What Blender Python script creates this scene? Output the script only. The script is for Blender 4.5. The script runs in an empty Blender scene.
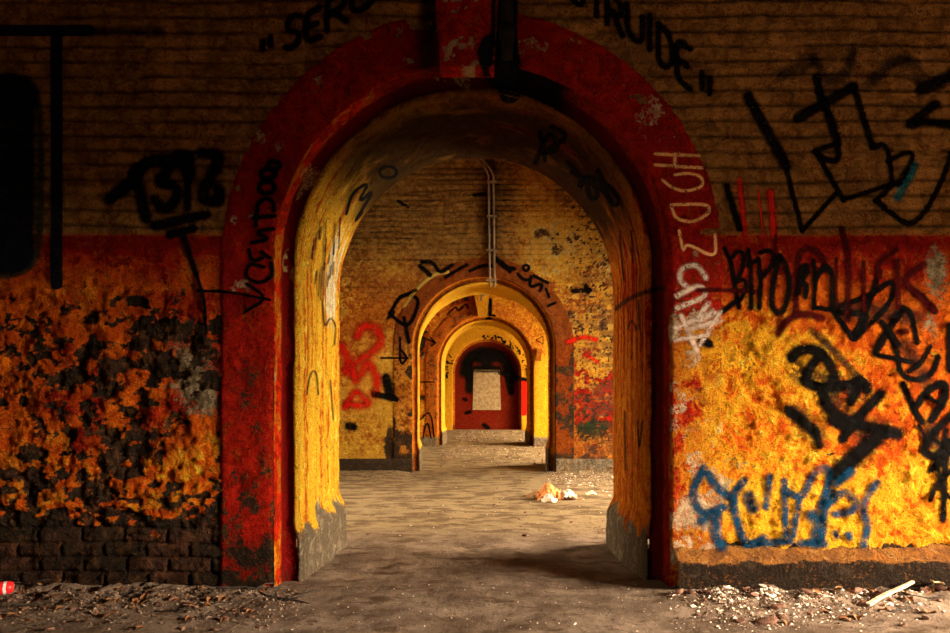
import bpy, math, random
import numpy as np
from mathutils import Vector, Matrix
from mathutils.bvhtree import BVHTree

random.seed(7)
RNG = np.random.RandomState(11)
SC = bpy.context.scene
COL = SC.collection

# ------------------------------------------------------------------ dimensions (metres)
FPX = 640.0            # focal length in pixels of a 950 wide frame
VPX, VPY = 490.0, 397.0
EYE = 1.04
XC = -0.10             # the axis that all arches share
HALF = 1.0             # half the clear opening
SPRING = 1.785         # height of the springing line
F1, F2, F3, F4 = 3.50, 9.71, 14.50, 20.20   # front faces of the four cross walls
THICK = 1.18
XL, XR = -4.3, 4.3
ZTOP = 4.9

# ------------------------------------------------------------------ noise
def _hash(ix, iy, seed):
    h = (ix.astype(np.int64) * 374761393 + iy.astype(np.int64) * 668265263 + seed * 974634777) & 0xffffffff
    h = ((h ^ (h >> 13)) * 1274126177) & 0xffffffff
    h = h ^ (h >> 16)
    return (h & 0xffff) / 65535.0

def vnoise(x, y, seed=0):
    x = np.asarray(x, float); y = np.asarray(y, float)
    ix = np.floor(x); iy = np.floor(y)
    fx = x - ix; fy = y - iy
    fx = fx * fx * fx * (fx * (fx * 6 - 15) + 10); fy = fy * fy * fy * (fy * (fy * 6 - 15) + 10)
    a = _hash(ix, iy, seed); b = _hash(ix + 1, iy, seed)
    c = _hash(ix, iy + 1, seed); d = _hash(ix + 1, iy + 1, seed)
    return (a * (1 - fx) + b * fx) * (1 - fy) + (c * (1 - fx) + d * fx) * fy

def fbm(x, y, seed=0, octv=4, gain=0.5):
    s = 0.0; a = 1.0; t = 0.0
    x = np.asarray(x, float); y = np.asarray(y, float)
    for o in range(octv):
        s = s + a * vnoise(x * 2 ** o + 17.3 * o, y * 2 ** o - 9.1 * o, seed + o)
        t += a; a *= gain
    return s / t            # 0..1, about 0.5

def sstep(a, b, x):
    t = np.clip((np.asarray(x, float) - a) / (b - a), 0, 1)
    return t * t * (3 - 2 * t)

# ------------------------------------------------------------------ mesh helpers
def mesh_np(name, verts, quads, smooth=True):
    me = bpy.data.meshes.new(name)
    verts = np.asarray(verts, np.float32); quads = np.asarray(quads, np.int32)
    k = quads.shape[1]
    me.vertices.add(len(verts)); me.vertices.foreach_set('co', verts.ravel())
    me.loops.add(quads.size); me.loops.foreach_set('vertex_index', quads.ravel())
    me.polygons.add(len(quads))
    me.polygons.foreach_set('loop_start', np.arange(0, quads.size, k, dtype=np.int32))
    me.polygons.foreach_set('loop_total', np.full(len(quads), k, np.int32))
    if smooth:
        me.polygons.foreach_set('use_smooth', np.ones(len(quads), bool))
    me.update(calc_edges=True); me.validate()
    return me

def link(name, me, mat=None, parent=None, label=None, cat=None, group=None, kind=None):
    o = bpy.data.objects.new(name, me); COL.objects.link(o)
    if mat is not None and me is not None:
        me.materials.clear(); me.materials.append(mat)
    if parent is not None: o.parent = parent
    if label: o['label'] = label
    if cat: o['category'] = cat
    if group: o['group'] = group
    if kind: o['kind'] = kind
    return o

def set_attr(me, name, rgba):
    a = me.attributes.new(name, 'FLOAT_COLOR', 'POINT')
    a.data.foreach_set('color', np.asarray(rgba, np.float32).ravel())

class MB:
    def __init__(s): s.v = []; s.f = []
    def add(s, vs, fs):
        b = len(s.v); s.v += [tuple(v) for v in vs]; s.f += [tuple(i + b for i in f) for f in fs]
    def box(s, c, d, rot=None):
        vs = []
        for z in (-.5, .5):
            for y in (-.5, .5):
                for x in (-.5, .5):
                    p = Vector((x * d[0], y * d[1], z * d[2]))
                    if rot is not None: p = rot @ p
                    vs.append(p + Vector(c))
        s.add(vs, [(0, 2, 3, 1), (4, 5, 7, 6), (0, 1, 5, 4), (2, 6, 7, 3), (0, 4, 6, 2), (1, 3, 7, 5)])
    def tube(s, pts, r, n=10, cap=True):
        pts = [Vector(p) for p in pts]; rings = []
        rr = r if isinstance(r, (list, tuple)) else [r] * len(pts)
        up = None
        for i, p in enumerate(pts):
            t = (pts[min(i + 1, len(pts) - 1)] - pts[max(i - 1, 0)]).normalized()
            if up is None:
                up = t.orthogonal().normalized()
            up = (up - t * up.dot(t)).normalized()
            w = t.cross(up)
            rings.append([p + (up * math.cos(2 * math.pi * k / n) + w * math.sin(2 * math.pi * k / n)) * rr[i] for k in range(n)])
        vs = [q for rg in rings for q in rg]; fs = []
        for i in range(len(pts) - 1):
            for k in range(n):
                a = i * n + k; b = i * n + (k + 1) % n
                fs.append((a, b, b + n, a + n))
        if cap:
            fs.append(tuple(range(n))[::-1]); fs.append(tuple(range((len(pts) - 1) * n, len(pts) * n)))
        s.add(vs, fs)
    def mesh(s, name, smooth=True):
        me = bpy.data.meshes.new(name); me.from_pydata(s.v, [], s.f)
        me.update()
        if smooth:
            me.polygons.foreach_set('use_smooth', [True] * len(me.polygons))
        return me

def bevel(o, w=0.004, seg=2):
    m = o.modifiers.new('bevel', 'BEVEL'); m.width = w; m.segments = seg; m.limit_method = 'ANGLE'

def grid_quads(nr, nc):
    i = np.arange(nr - 1)[:, None] * nc + np.arange(nc - 1)[None, :]
    i = i.ravel()
    return np.stack([i, i + 1, i + nc + 1, i + nc], 1)

# ------------------------------------------------------------------ node helpers
class NT:
    def __init__(s, name, rough=0.8, spec=0.3):
        s.m = bpy.data.materials.new(name); s.m.use_nodes = True
        s.t = s.m.node_tree; s.b = s.t.nodes['Principled BSDF']
        s.b.inputs['Roughness'].default_value = rough
        s.b.inputs['Specular IOR Level'].default_value = spec
    def n(s, typ, **kw):
        nd = s.t.nodes.new(typ)
        for k, v in kw.items(): setattr(nd, k, v)
        return nd
    def w(s, a, b):
        s.t.links.new(a, b)
    def put(s, inp, v):
        if hasattr(v, 'is_output') or isinstance(v, bpy.types.NodeSocket): s.w(v, inp)
        else:
            if isinstance(v, tuple) and len(v) == 3 and inp.type == 'RGBA': v = v + (1,)
            inp.default_value = v
    def co(s):
        if not hasattr(s, '_co'): s._co = s.n('ShaderNodeTexCoord').outputs['Object']
        return s._co
    def noise(s, scale, detail=4, rough=0.55, dist=0.0, vec=None):
        nd = s.n('ShaderNodeTexNoise')
        s.w(vec if vec is not None else s.co(), nd.inputs['Vector'])
        nd.inputs['Scale'].default_value = scale; nd.inputs['Detail'].default_value = detail
        nd.inputs['Roughness'].default_value = rough; nd.inputs['Distortion'].default_value = dist
        return nd.outputs['Fac']
    def stretch(s, sc):
        nd = s.n('ShaderNodeMapping'); s.w(s.co(), nd.inputs['Vector']); nd.inputs['Scale'].default_value = sc
        return nd.outputs['Vector']
    def step(s, v, lo, hi, a=0.0, b=1.0):
        nd = s.n('ShaderNodeMapRange', interpolation_type='SMOOTHSTEP')
        s.put(nd.inputs[0], v)
        nd.inputs[1].default_value = lo; nd.inputs[2].default_value = hi
        nd.inputs[3].default_value = a; nd.inputs[4].default_value = b
        return nd.outputs[0]
    def math(s, op, a, b=0.0, c=None, clamp=False):
        nd = s.n('ShaderNodeMath', operation=op, use_clamp=clamp)
        s.put(nd.inputs[0], a); s.put(nd.inputs[1], b)
        if c is not None: s.put(nd.inputs[2], c)
        return nd.outputs[0]
    def mix(s, f, a, b, blend='MIX'):
        nd = s.n('ShaderNodeMix', data_type='RGBA', blend_type=blend, clamp_factor=True)
        s.put(nd.inputs[0], f); s.put(nd.inputs[6], a); s.put(nd.inputs[7], b)
        return nd.outputs[2]
    def attr(s, name):
        nd = s.n('ShaderNodeAttribute', attribute_name=name)
        sp = s.n('ShaderNodeSeparateColor'); s.w(nd.outputs['Color'], sp.inputs[0])
        return sp.outputs[0], sp.outputs[1], sp.outputs[2], nd.outputs['Alpha']
    def xyz(s):
        sp = s.n('ShaderNodeSeparateXYZ'); s.w(s.co(), sp.inputs[0]); return sp.outputs
    def bump(s, h, strength=0.5, dist=0.01):
        nd = s.n('ShaderNodeBump'); s.w(h, nd.inputs['Height'])
        nd.inputs['Strength'].default_value = strength; nd.inputs['Distance'].default_value = dist
        s.w(nd.outputs[0], s.b.inputs['Normal'])
    def out(s, c): s.put(s.b.inputs['Base Color'], c); return s.m

def simple_mat(name, c, c2=None, scale=30, rough=0.8, bump=0.3, spec=0.3, metal=0.0):
    t = NT(name, rough, spec); t.b.inputs['Metallic'].default_value = metal
    f = t.noise(scale, 5)
    t.bump(t.noise(scale * 3, 4), bump, 0.004)
    return t.out(t.mix(t.step(f, .35, .65), c, c2 if c2 else tuple(v * .55 for v in c)))

# painted wall: masks m1 = (loss, pale, yellow, red) and m2 = (upper, grime and painted shade, brick, dark red) come with the mesh
def wall_mat(name, upper=(.46, .21, .05), upper2=(.21, .09, .022), orange=(.90, .19, .010), orange2=(.62, .080, .006),
             yellow=(.90, .46, .02), yellow2=(.80, .27, .012), red=(.50, .018, .008), dred=(.22, .006, .006),
             pale=(.42, .31, .17), pale2=(.16, .105, .055), loss=(.032, .022, .014), loss2=(.13, .058, .02)):
    t = NT(name, .9, .015)
    L, P, Y, R = t.attr('m1'); U, G, B, D = t.attr('m2')
    n1 = t.noise(5, 6, .62); n2 = t.noise(15, 7, .68, .7); n3 = t.noise(55, 6, .7, .3); n4 = t.noise(9, 5, .7, 1.2)
    m = lambda a, k: t.math('MULTIPLY', t.math('SUBTRACT', a, .5), k)
    up = t.mix(t.step(n2, .36, .64), upper2, upper)
    up = t.mix(t.step(n1, .52, .70), up, tuple(v * 1.3 for v in upper))
    up = t.mix(t.math('MULTIPLY', t.step(n3, .56, .68), .6), up, tuple(v * .45 for v in upper2))
    orr = t.mix(t.step(n2, .42, .58), orange2, orange)
    orr = t.mix(t.math('MULTIPLY', t.step(n3, .54, .66), .6), orr, tuple(v * .4 for v in orange2))
    ye = t.mix(t.step(n3, .38, .58), yellow2, yellow)
    ye = t.mix(t.step(n2, .56, .68), ye, (min(1, yellow[0] * 1.05), min(1, yellow[1] * 1.35), yellow[2] * 3))
    c = t.mix(t.step(t.math('ADD', Y, t.math('ADD', m(n2, 1.7), m(n4, 1.4))), .25, .75), orr, ye)
    c = t.mix(U, c, up)
    rd = t.mix(t.step(n2, .38, .62), red, tuple(v * .45 for v in red))
    rd = t.mix(t.math('MULTIPLY', t.step(n3, .56, .68), .5), rd, tuple(v * .25 for v in red))
    rd = t.mix(t.math('MULTIPLY', t.step(n4, .54, .68), .55), rd, tuple(v * 1.1 for v in orange))
    c = t.mix(t.step(t.math('ADD', R, t.math('ADD', m(n2, 1.1), m(n4, .9))), .3, .7), c, rd)
    c = t.mix(D, c, dred)
    # chips, pits and the plaster below
    c = t.mix(t.math('MULTIPLY', t.step(t.math('ADD', n3, m(n4, .8)), .57, .70), .8), c, tuple(v * .28 for v in orange2))
    pl = t.mix(t.step(n2, .38, .6), pale2, pale)
    pl = t.mix(t.math('MULTIPLY', t.step(n3, .53, .64), .7), pl, tuple(v * .4 for v in pale2))
    c = t.mix(t.step(t.math('ADD', P, t.math('ADD', m(n3, 1.6), m(n2, .8))), .42, .62), c, pl)
    ls = t.mix(t.step(n2, .50, .66), loss, loss2)
    ls = t.mix(t.math('MULTIPLY', t.step(n3, .58, .68), .5), ls, tuple(v * 1.6 for v in loss2))
    c = t.mix(t.step(t.math('ADD', L, t.math('ADD', m(n3, 1.7), m(n2, 1.0))), .34, .68), c, ls)
    c = t.mix(t.math('MULTIPLY', B, .7), c, t.mix(t.step(n2, .4, .6), (.08, .035, .022), (.17, .06, .03)))
    c = t.mix(t.math('MULTIPLY', G, .85), c, (.008, .005, .003))
    n5 = t.noise(150, 5, .7)
    c = t.mix(t.math('MULTIPLY', t.step(n5, .52, .64), .55), c, t.mix(1.0, c, (.22, .17, .13), 'MULTIPLY'))
    c = t.mix(t.math('MULTIPLY', t.step(n5, .48, .36), .45), c, t.mix(1.0, c, (1.7, 1.7, 1.6), 'MULTIPLY'))
    h = t.math('ADD', t.math('ADD', t.math('MULTIPLY', n3, 1.0), t.math('MULTIPLY', n5, .35)), t.math('MULTIPLY', n2, 1.5))
    t.bump(h, 1.0, .07)
    return t.out(c)

# ------------------------------------------------------------------ cross walls
def px_of(x, z, d): return VPX + x * FPX / d, VPY - (z - EYE) * FPX / d
def w_of(px, py, d): return (px - VPX) * d / FPX, EYE - (py - VPY) * d / FPX

def arch_dist(x, z):
    """distance outside the clear opening (negative inside)"""
    dx = np.abs(x - XC)
    r = np.sqrt(dx * dx + np.maximum(z - SPRING, 0) ** 2)
    return np.where(z > SPRING, r, dx) - HALF

def brick_h(x, z, seed, course=0.082, length=0.235):
    wz = z + (fbm(x * 1.3, z * 2.2, seed, 3) - .5) * .035
    wx = x + (fbm(x * 2, z * 3, seed + 5, 3) - .5) * .05
    row = np.floor(wz / course); fz = wz / course - row
    off = np.where(np.mod(row, 2) < 1, 0, .5)
    bx = wx / length + off; col = np.floor(bx); fx = bx - col
    ez = np.minimum(fz, 1 - fz) * course; ex = np.minimum(fx, 1 - fx) * length
    rnd = _hash(col, row, seed + 31)
    gz = sstep(0.0, .016, ez); gx = sstep(0.0, .012, ex)
    return gz, gx, rnd

def axis(parts):
    out = []
    for a, b, st in parts:
        n = max(2, int(round((b - a) / st)) + 1)
        out.append(np.linspace(a, b, n)[:-1])
    out.append([parts[-1][1]])
    return np.concatenate(out)

def wall_face(name, F, xs, zs, hfun, mat, cut, kind='structure', back=True):
    X, Z = np.meshgrid(xs, zs)
    H, m1, m2 = hfun(X, Z)
    nr, nc = X.shape
    V = np.stack([X, F - H, Z], -1).reshape(-1, 3)
    q = grid_quads(nr, nc)
    d = arch_dist(X, Z).ravel()
    keep = (d[q] > cut).any(1)
    q = q[keep]
    if back:
        yb = F + THICK
        xb = np.arange(XL, XR + .01, .1); zb = np.arange(0, ZTOP + .01, .1)
        XB, ZB = np.meshgrid(xb, zb)
        VB = np.stack([XB, np.full_like(XB, yb), ZB], -1).reshape(-1, 3)
        qb = grid_quads(*XB.shape)
        db = arch_dist(XB, ZB).ravel()
        qb = qb[(db[qb] > .12).all(1)][:, ::-1]
        q = np.concatenate([q, qb + len(V)]); V = np.concatenate([V, VB])
        zz = np.zeros((len(VB), 4)); zz[:, 2] = .4
        m1 = np.concatenate([m1.reshape(-1, 4), zz]); m2 = np.concatenate([m2.reshape(-1, 4), np.zeros((len(VB), 4))])
    used = np.unique(q); remap = -np.ones(len(V), np.int64); remap[used] = np.arange(len(used))
    me = mesh_np(name, V[used], remap[q])
    set_attr(me, 'm1', m1.reshape(-1, 4)[used]); set_attr(me, 'm2', m2.reshape(-1, 4)[used])
    return link(name, me, mat, kind=kind)

def path(n_leg, n_arc, z0=-.16):
    """list of (side x factor, angle) samples along the arch: returns functions of half width"""
    legz = np.linspace(z0, SPRING, n_leg + 1)[:-1]
    ang = np.linspace(math.pi, 0, n_arc + 1)
    cx = np.concatenate([-np.ones(n_leg), np.cos(ang), np.ones(n_leg)])
    sx = np.concatenate([np.zeros(n_leg), np.sin(ang), np.zeros(n_leg)])
    bz = np.concatenate([legz, np.full(n_arc + 1, SPRING), legz[::-1]])
    s = np.concatenate([legz, SPRING + (math.pi - ang) * 1.1, SPRING + math.pi * 1.1 + (SPRING - legz[::-1])])
    return cx, sx, bz, s

def densify(prof, step):
    out = []
    for (v0, y0), (v1, y1) in zip(prof[:-1], prof[1:]):
        L = math.hypot(v1 - v0, y1 - y0); n = max(1, int(round(L / step)))
        for k in range(n): out.append((v0 + (v1 - v0) * k / n, y0 + (y1 - y0) * k / n))
    out.append(prof[-1]); return np.array(out)

def sweep(name, prof, mat, parent, n_leg=90, n_arc=190, step=.014, amp=.006, seed=3, maskfun=None, splay=0.0, y0=0, foot=0.0, freq=7.0, label=None):
    pr = densify(prof, step)
    cx, sx, bz, s = path(n_leg, n_arc)
    tv = np.gradient(pr[:, 0]); ty = np.gradient(pr[:, 1]); ln = np.hypot(tv, ty) + 1e-9
    nv, ny = -ty / ln, tv / ln        # normal towards the opening / the viewer
    t = np.concatenate([[0], np.cumsum(np.hypot(np.diff(pr[:, 0]), np.diff(pr[:, 1])))])
    S, T = np.meshgrid(s, t, indexing='ij')
    h = (fbm(S * freq, T * freq, seed, 5, .55) - .5) * 2 * amp + (fbm(S * freq * 6, T * freq * 6, seed + 9, 3) - .5) * amp * .7
    v = pr[None, :, 0] + h * nv[None, :]; y = pr[None, :, 1] + h * ny[None, :]
    BZ = np.broadcast_to(bz[:, None], S.shape); SX = sx[:, None]; CX = cx[:, None]
    if foot:
        wob = (fbm(T * 3, S * 2 + 5, seed + 2, 3) - .5) * .12
        v = v - foot * sstep(.36, .20, BZ + wob) * (SX == 0) * (.45 + .55 * sstep(.1, .6, T))
    depth = np.clip((y - (y0)) / 1.0, 0, 1)
    r = HALF + v
    X = XC + CX * (r + splay * depth); Z = BZ + SX * r
    V = np.stack([X, y, Z], -1).reshape(-1, 3)
    q = grid_quads(*S.shape)
    me = mesh_np(name, V, q)
    m1, m2 = maskfun(X, y, Z, S, T, CX)
    set_attr(me, 'm1', m1.reshape(-1, 4)); set_attr(me, 'm2', m2.reshape(-1, 4))
    return link(name, me, mat, parent, label=label)

def zeros4(A): return np.zeros(A.shape + (4,))

# -------- wall 1, the near wall
def blob(px, py, cx, cy, rx, ry): return np.exp(-(((px - cx) / rx) ** 2 + ((py - cy) / ry) ** 2))

def near_face(X, Z):
    px, py = px_of(X, Z, F1)
    gz, gx, rnd = brick_h(X, Z, 3)
    up = sstep(242, 232, py + (fbm(X * 6, Z * 6, 40, 3) - .5) * 5)
    left = sstep(330, 230, px)
    big = fbm(X * 1.6, Z * 1.6, 50, 5, .55); mid = fbm(X * 5, Z * 5, 60, 5, .6); fine = fbm(X * 18, Z * 18, 70, 4, .6)
    low = sstep(270, 300, py)
    # plaster loss
    hz = .45 * fbm(X * 5, Z * 9, 62, 5, .62) + .55 * fbm(X * 11, Z * 19, 63, 4, .6)
    dens = left * (.36 + .16 * sstep(300, 480, py) + .45 * sstep(500, 545, py)) - .10 * left * blob(px, py, 60, 440, 120, 30)
    dens = dens + .45 * blob(px, py, 185, 345, 50, 30) + .25 * blob(px, py, 125, 435, 40, 22) + .2 * blob(px, py, 60, 360, 60, 30) - .35 * left * blob(px, py, 195, 455, 24, 30)
    dens = dens + (1 - left) * .6 * sstep(536, 548, py) * sstep(575, 560, py)
    loss = sstep(.38, .68, dens * 1.0 + (hz - .5) * 1.5 + (fine - .5) * .8 + .01) * low
    loss = np.maximum(loss, (.62 + .5 * (mid - .5)) * left * sstep(515, 545, py + (mid - .5) * 40))
    pale = (.75 * blob(px, py, 188, 368, 36, 40) + .5 * blob(px, py, 205, 400, 18, 22)) * sstep(.42, .58, mid + .08)
    pale = np.maximum(pale, .95 * blob(px, py, 937, 272, 13, 32)); pale = np.maximum(pale, .6 * blob(px, py, 930, 320, 14, 26))
    pale = np.maximum(pale, .7 * blob(px, py, 716, 488, 24, 28) * sstep(.45, .55, mid + .05))
    pale = np.maximum(pale, .55 * blob(px, py, 700, 535, 22, 20)); pale = np.maximum(pale, .5 * blob(px, py, 735, 465, 22, 14))
    loss = loss * (1 - .75 * np.clip(pale * 1.3, 0, 1) * sstep(.45, .6, fbm(X * 9, Z * 9, 81, 4)))
    yel = (1 - left) * (.02 + .50 * sstep(300, 345, py - 25 * sstep(760, 900, px)) - .42 * sstep(770, 900, px) * sstep(500, 350, py) ) + .25 * (1 - left) * sstep(430, 500, py)
    yel = yel + left * (.05 + .14 * blob(px, py, 190, 450, 40, 50) + .3 * blob(px, py, 190, 270, 60, 18)) + (big - .5) * 1.3
    red = sstep(232, 240, py) * sstep(262, 250, py + (mid - .5) * 10) * 1.0
    red = np.maximum(red, sstep(234, 240, py) * (.72 - .62 * sstep(255, 315, py) + (mid - .5) * .8) * (1 - .15 * left))
    red = np.maximum(red, left * (.42 + (mid - .5) * 1.0 - .25 * sstep(400, 520, py)) * low)
    red = np.maximum(red, (1 - left) * (.55 * blob(px, py, 860, 260, 110, 42)))
    dred = np.clip(sstep(233, 240, py) * sstep(254, 247, py + (mid - .5) * 7), 0, 1) * (.25 + .45 * left)
    grime_shade = np.zeros_like(px) + .55 * left * sstep(515, 575, py) * sstep(.4, .6, mid + .1)
    grime_shade = np.maximum(grime_shade, .35 * up * sstep(.56, .68, big))
    grime_shade = np.maximum(grime_shade, up * (.78 * (1 - gz) * sstep(.25, .5, fbm(X * 2.5, Z * 9, 97, 3)) + .25 * (1 - gx)))  # joint dirt, deepened in colour to imitate relief shading
    brick = left * loss * sstep(.45, .7, rnd) * .35 + left * sstep(530, 545, py) * rnd * .5
    H = (.004 + .010 * up) * gz + .002 * gx + (mid - .5) * .022 + (fine - .5) * .012 + (big - .5) * .03
    rough = (fbm(X * 12, Z * 12, 90, 5, .6) - .5) * .03
    base = left * sstep(515, 545, py)
    H = H + loss * (-.016 + rough * 1.3 * (1 - .75 * base) + (.006 + .012 * base) * gz * gx) + low * (1 - .6 * base) * (fbm(X * 13, Z * 13, 95, 5, .6) - .5) * .050
    bd = arch_dist(X, Z)
    H = H * (.45 + .55 * sstep(.36, .50, bd))
    m1 = np.stack([loss, pale, yel, red], -1); m2 = np.stack([up, grime_shade, brick, dred], -1)
    return H, m1, m2

M_NEAR = wall_mat('near_wall_paint')
xs = axis([(XL, -2.9, .05), (-2.9, 2.7, .009), (2.7, XR, .05)])
zs = axis([(-.06, 3.4, .009), (3.4, ZTOP, .05)])
near = wall_face('wall_near', F1, xs, zs, near_face, M_NEAR, .20)

def near_band(X, Y, Z, S, T, CX):
    px, py = px_of(X, Z, F1)
    m1 = zeros4(X); m2 = zeros4(X)
    mid = fbm(S * 5, T * 5, 160, 5, .6); fine = fbm(S * 16, T * 16, 170, 4, .6)
    rightlow = sstep(560, 640, px) * sstep(290, 330, py)
    leftlow = sstep(330, 280, px) * sstep(290, 420, py)
    m1[..., 3] = .95 - rightlow * (.30 + .45 * sstep(.32, .62, mid + .25 * sstep(660, 720, px) - .12)) - leftlow * .45 * sstep(.45, .6, mid) - .5 * (px < 400) * sstep(250, 330, py) * sstep(.48, .62, fine) * sstep(.18, .34, T)
    m1[..., 2] = rightlow * .6 + .1
    m1[..., 1] = .5 * sstep(.66, .76, mid + .12 * blob(px, py, 318, 85, 14, 14) + .15 * blob(px, py, 648, 120, 22, 18)) + .5 * blob(px, py, 318, 82, 12, 12) \
        + .45 * blob(px, py, 705, 325, 22, 28) + rightlow * .5 * sstep(.42, .70, fbm(S * 9, T * 9, 180, 4)) + rightlow * .22 * sstep(440, 540, py)
    m1[..., 0] = leftlow * sstep(.40, .74, mid * .5 + .5 * fine + .10 * sstep(430, 590, py)) * .8 + sstep(575, 600, py) * .12
    m2[..., 1] = .8 * sstep(395, 425, px) * sstep(444, 430, px) + leftlow * .55 * sstep(500, 570, py) * sstep(.35, .6, mid)
    m2[..., 3] = .2 + .45 * sstep(.45, .62, mid)
    return m1, m2
M_BAND = wall_mat('arch_red_paint', red=(.64, .022, .008), dred=(.30, .008, .006), pale=(.62, .42, .24), pale2=(.40, .2, .1), orange=(.6, .1, .01), orange2=(.3, .03, .006))
band = sweep('arch_band', [(.375, F1 + .05), (.375, F1 - .001), (.362, F1 - .012), (.105, F1 - .016), (.086, F1 - .010), (.08, F1 + .006)],
             M_BAND, near, amp=.011, maskfun=near_band, seed=21, label='dark red painted band round the arch')

def near_rebate(X, Y, Z, S, T, CX):
    px, py = px_of(X, Z, F1)
    m1 = zeros4(X); m2 = zeros4(X)
    mid = fbm(S * 6, T * 6, 260, 5, .6)
    m1[..., 3] = .95
    ret = sstep(F1 + .14, F1 + .10, Y)
    m1[..., 3] -= ret * (CX < -.3) * .55 * sstep(.46, .60, fbm(S * 9, T * 14, 265, 4))
    lowl = (CX < -.5) * sstep(440, 520, py) * sstep(.45, .6, mid)
    m1[..., 3] -= lowl * .6 * ret; m1[..., 2] = .5
    m1[..., 1] = .55 * sstep(.62, .7, mid) * (CX < 0) + .9 * (CX < 0) * blob(px, py, 288, 268, 10, 14)
    m2[..., 3] = .9 * (1 - ret)  # set-back face darkened in colour in place of shade
    m2[..., 1] = (CX > .2) * .6 + .8 * sstep(.65, .35, np.abs(CX)) * (Z > SPRING)  # right side and crown have their shade painted into the colour
    m1[..., 0] = sstep(545, 600, py) * .5
    return m1, m2
M_REB = wall_mat('rebate_paint', red=(.92, .035, .008), pale=(.8, .55, .22), pale2=(.6, .3, .1))
rebate = sweep('arch_rebate', [(.08, F1 - .004), (.08, F1 + .17), (.07, F1 + .18), (0.015, F1 + .18)], M_REB, near, amp=.006, maskfun=near_rebate,
               seed=22, label='red stepped rebate between band and soffit')

def reveal_masks(F):
    def f(X, Y, Z, S, T, CX):
        m1 = zeros4(X); m2 = zeros4(X)
        mid = fbm(S * 4, T * 7, 360, 5, .6); st = fbm(S * 1.2, T * 26, 365, 4, .6)
        leftness = sstep(.25, -.55, CX)
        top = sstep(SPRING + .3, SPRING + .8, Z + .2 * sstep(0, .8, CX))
        st2 = fbm(S * .7 + 3, T * 60, 366, 3, .6)
        m1[..., 2] = leftness * (.82 + 1.7 * (st - .5) + 1.0 * (st2 - .5)) + (1 - leftness) * (.10 + .5 * (st - .5)) - .1 * top
        m1[..., 3] = (1 - leftness) * .5 * sstep(.50, .62, st) + (1 - leftness) * .35 * blob(X, Z, XC + 1, SPRING - .05, .5, .35)
        m1[..., 1] = leftness * 1.1 * sstep(.38, .52, st) * np.exp(-((Z - SPRING - .08) / .34) ** 2) * sstep(.45, .7, T)
        m1[..., 0] = 1.0 * sstep(.36, .22, Z + (mid - .5) * .3)
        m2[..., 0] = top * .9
        m2[..., 1] = np.clip(top * (.35 + .9 * sstep(.36, .60, mid + .1)), 0, .95) * sstep(.05, .3, T + (mid - .5) * .2) + .30 * sstep(.60, .72, st2) * (1 - top)  # crown shade painted into the colour, plus real dark streaks lower down
        return m1, m2
    return f
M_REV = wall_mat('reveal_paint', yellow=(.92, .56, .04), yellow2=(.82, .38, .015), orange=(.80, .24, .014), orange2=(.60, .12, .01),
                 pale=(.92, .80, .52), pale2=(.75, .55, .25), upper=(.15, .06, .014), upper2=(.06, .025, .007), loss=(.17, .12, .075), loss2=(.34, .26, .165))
rprof = lambda F: [(.026, F + .185), (.024, F + .164), (.004, F + .166), (0, F + .19), (0, F + THICK - .01), (.012, F + THICK), (.16, F + THICK + .004)]
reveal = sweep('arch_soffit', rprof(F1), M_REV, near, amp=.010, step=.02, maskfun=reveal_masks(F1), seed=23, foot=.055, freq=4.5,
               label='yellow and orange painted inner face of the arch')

# keystone and kerb of the near wall
def rough_block(name, c8, mat, parent, n=14, amp=.006, seed=1, m1v=(0, 0, .2, .9), m2v=(0, 0, 0, 0), label=None):
    """c8: front face corners bl, br, tr, tl and depth behind"""
    bl, br, tr, tl, dep = [np.array(p, float) if not isinstance(p, (int, float)) else p for p in c8]
    V = []; Q = []
    def patch(a, b, c, d, nu, nv, nrm):
        base = sum(len(v) for v in V)
        u = np.linspace(0, 1, nu)[None, :, None]; w = np.linspace(0, 1, nv)[:, None, None]
        P = (a * (1 - u) + b * u) * (1 - w) + (d * (1 - u) + c * u) * w
        edge = np.minimum(np.minimum(u, 1 - u), np.minimum(w, 1 - w))[..., 0]
        h = (fbm(P[..., 0] * 14 + P[..., 1] * 9, P[..., 2] * 14, seed, 4) - .5) * 2 * amp * sstep(0, .1, edge)
        P = P + h[..., None] * nrm
        V.append(P.reshape(-1, 3)); Q.append(grid_quads(nv, nu) + base)
    back = np.array([0, dep, 0.])
    patch(bl, br, tr, tl, n * 2, n * 2, np.array([0, -1., 0]))
    patch(bl + back, br + back, br, bl, n, 4, np.array([0, 0, -1.]))
    patch(tl, tr, tr + back, tl + back, n, 4, np.array([0, 0, 1.]))
    patch(bl + back, bl, tl, tl + back, 4, n, np.array([-1., 0, 0]))
    patch(br, br + back, tr + back, tr, 4, n, np.array([1., 0, 0]))
    V = np.concatenate(V); Q = np.concatenate(Q)
    me = mesh_np(name, V, Q, smooth=True)
    mid = fbm(V[:, 0] * 9, V[:, 2] * 9, seed + 4, 4, .6)
    a = np.tile(np.array(m1v, float), (len(V), 1)); b = np.tile(np.array(m2v, float), (len(V), 1))
    a[:, 1] = np.maximum(a[:, 1], .9 * sstep(.54, .64, mid))
    set_attr(me, 'm1', a); set_attr(me, 'm2', b)
    return link(name, me, mat, parent, label=label)

kx0, kz0 = w_of(441, 72, F1); kx1, _ = w_of(494, 72, F1); kt0, kzt = w_of(434, -25, F1); kt1, _ = w_of(500, -25, F1)
keystone = rough_block('keystone', [(kx0, F1 - .06, kz0), (kx1, F1 - .06, kz0), (kt1, F1 - .06, kzt), (kt0, F1 - .06, kzt), .12], M_BAND, near, seed=5,
                       label='peeling red keystone at the crown of the arch')

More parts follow.
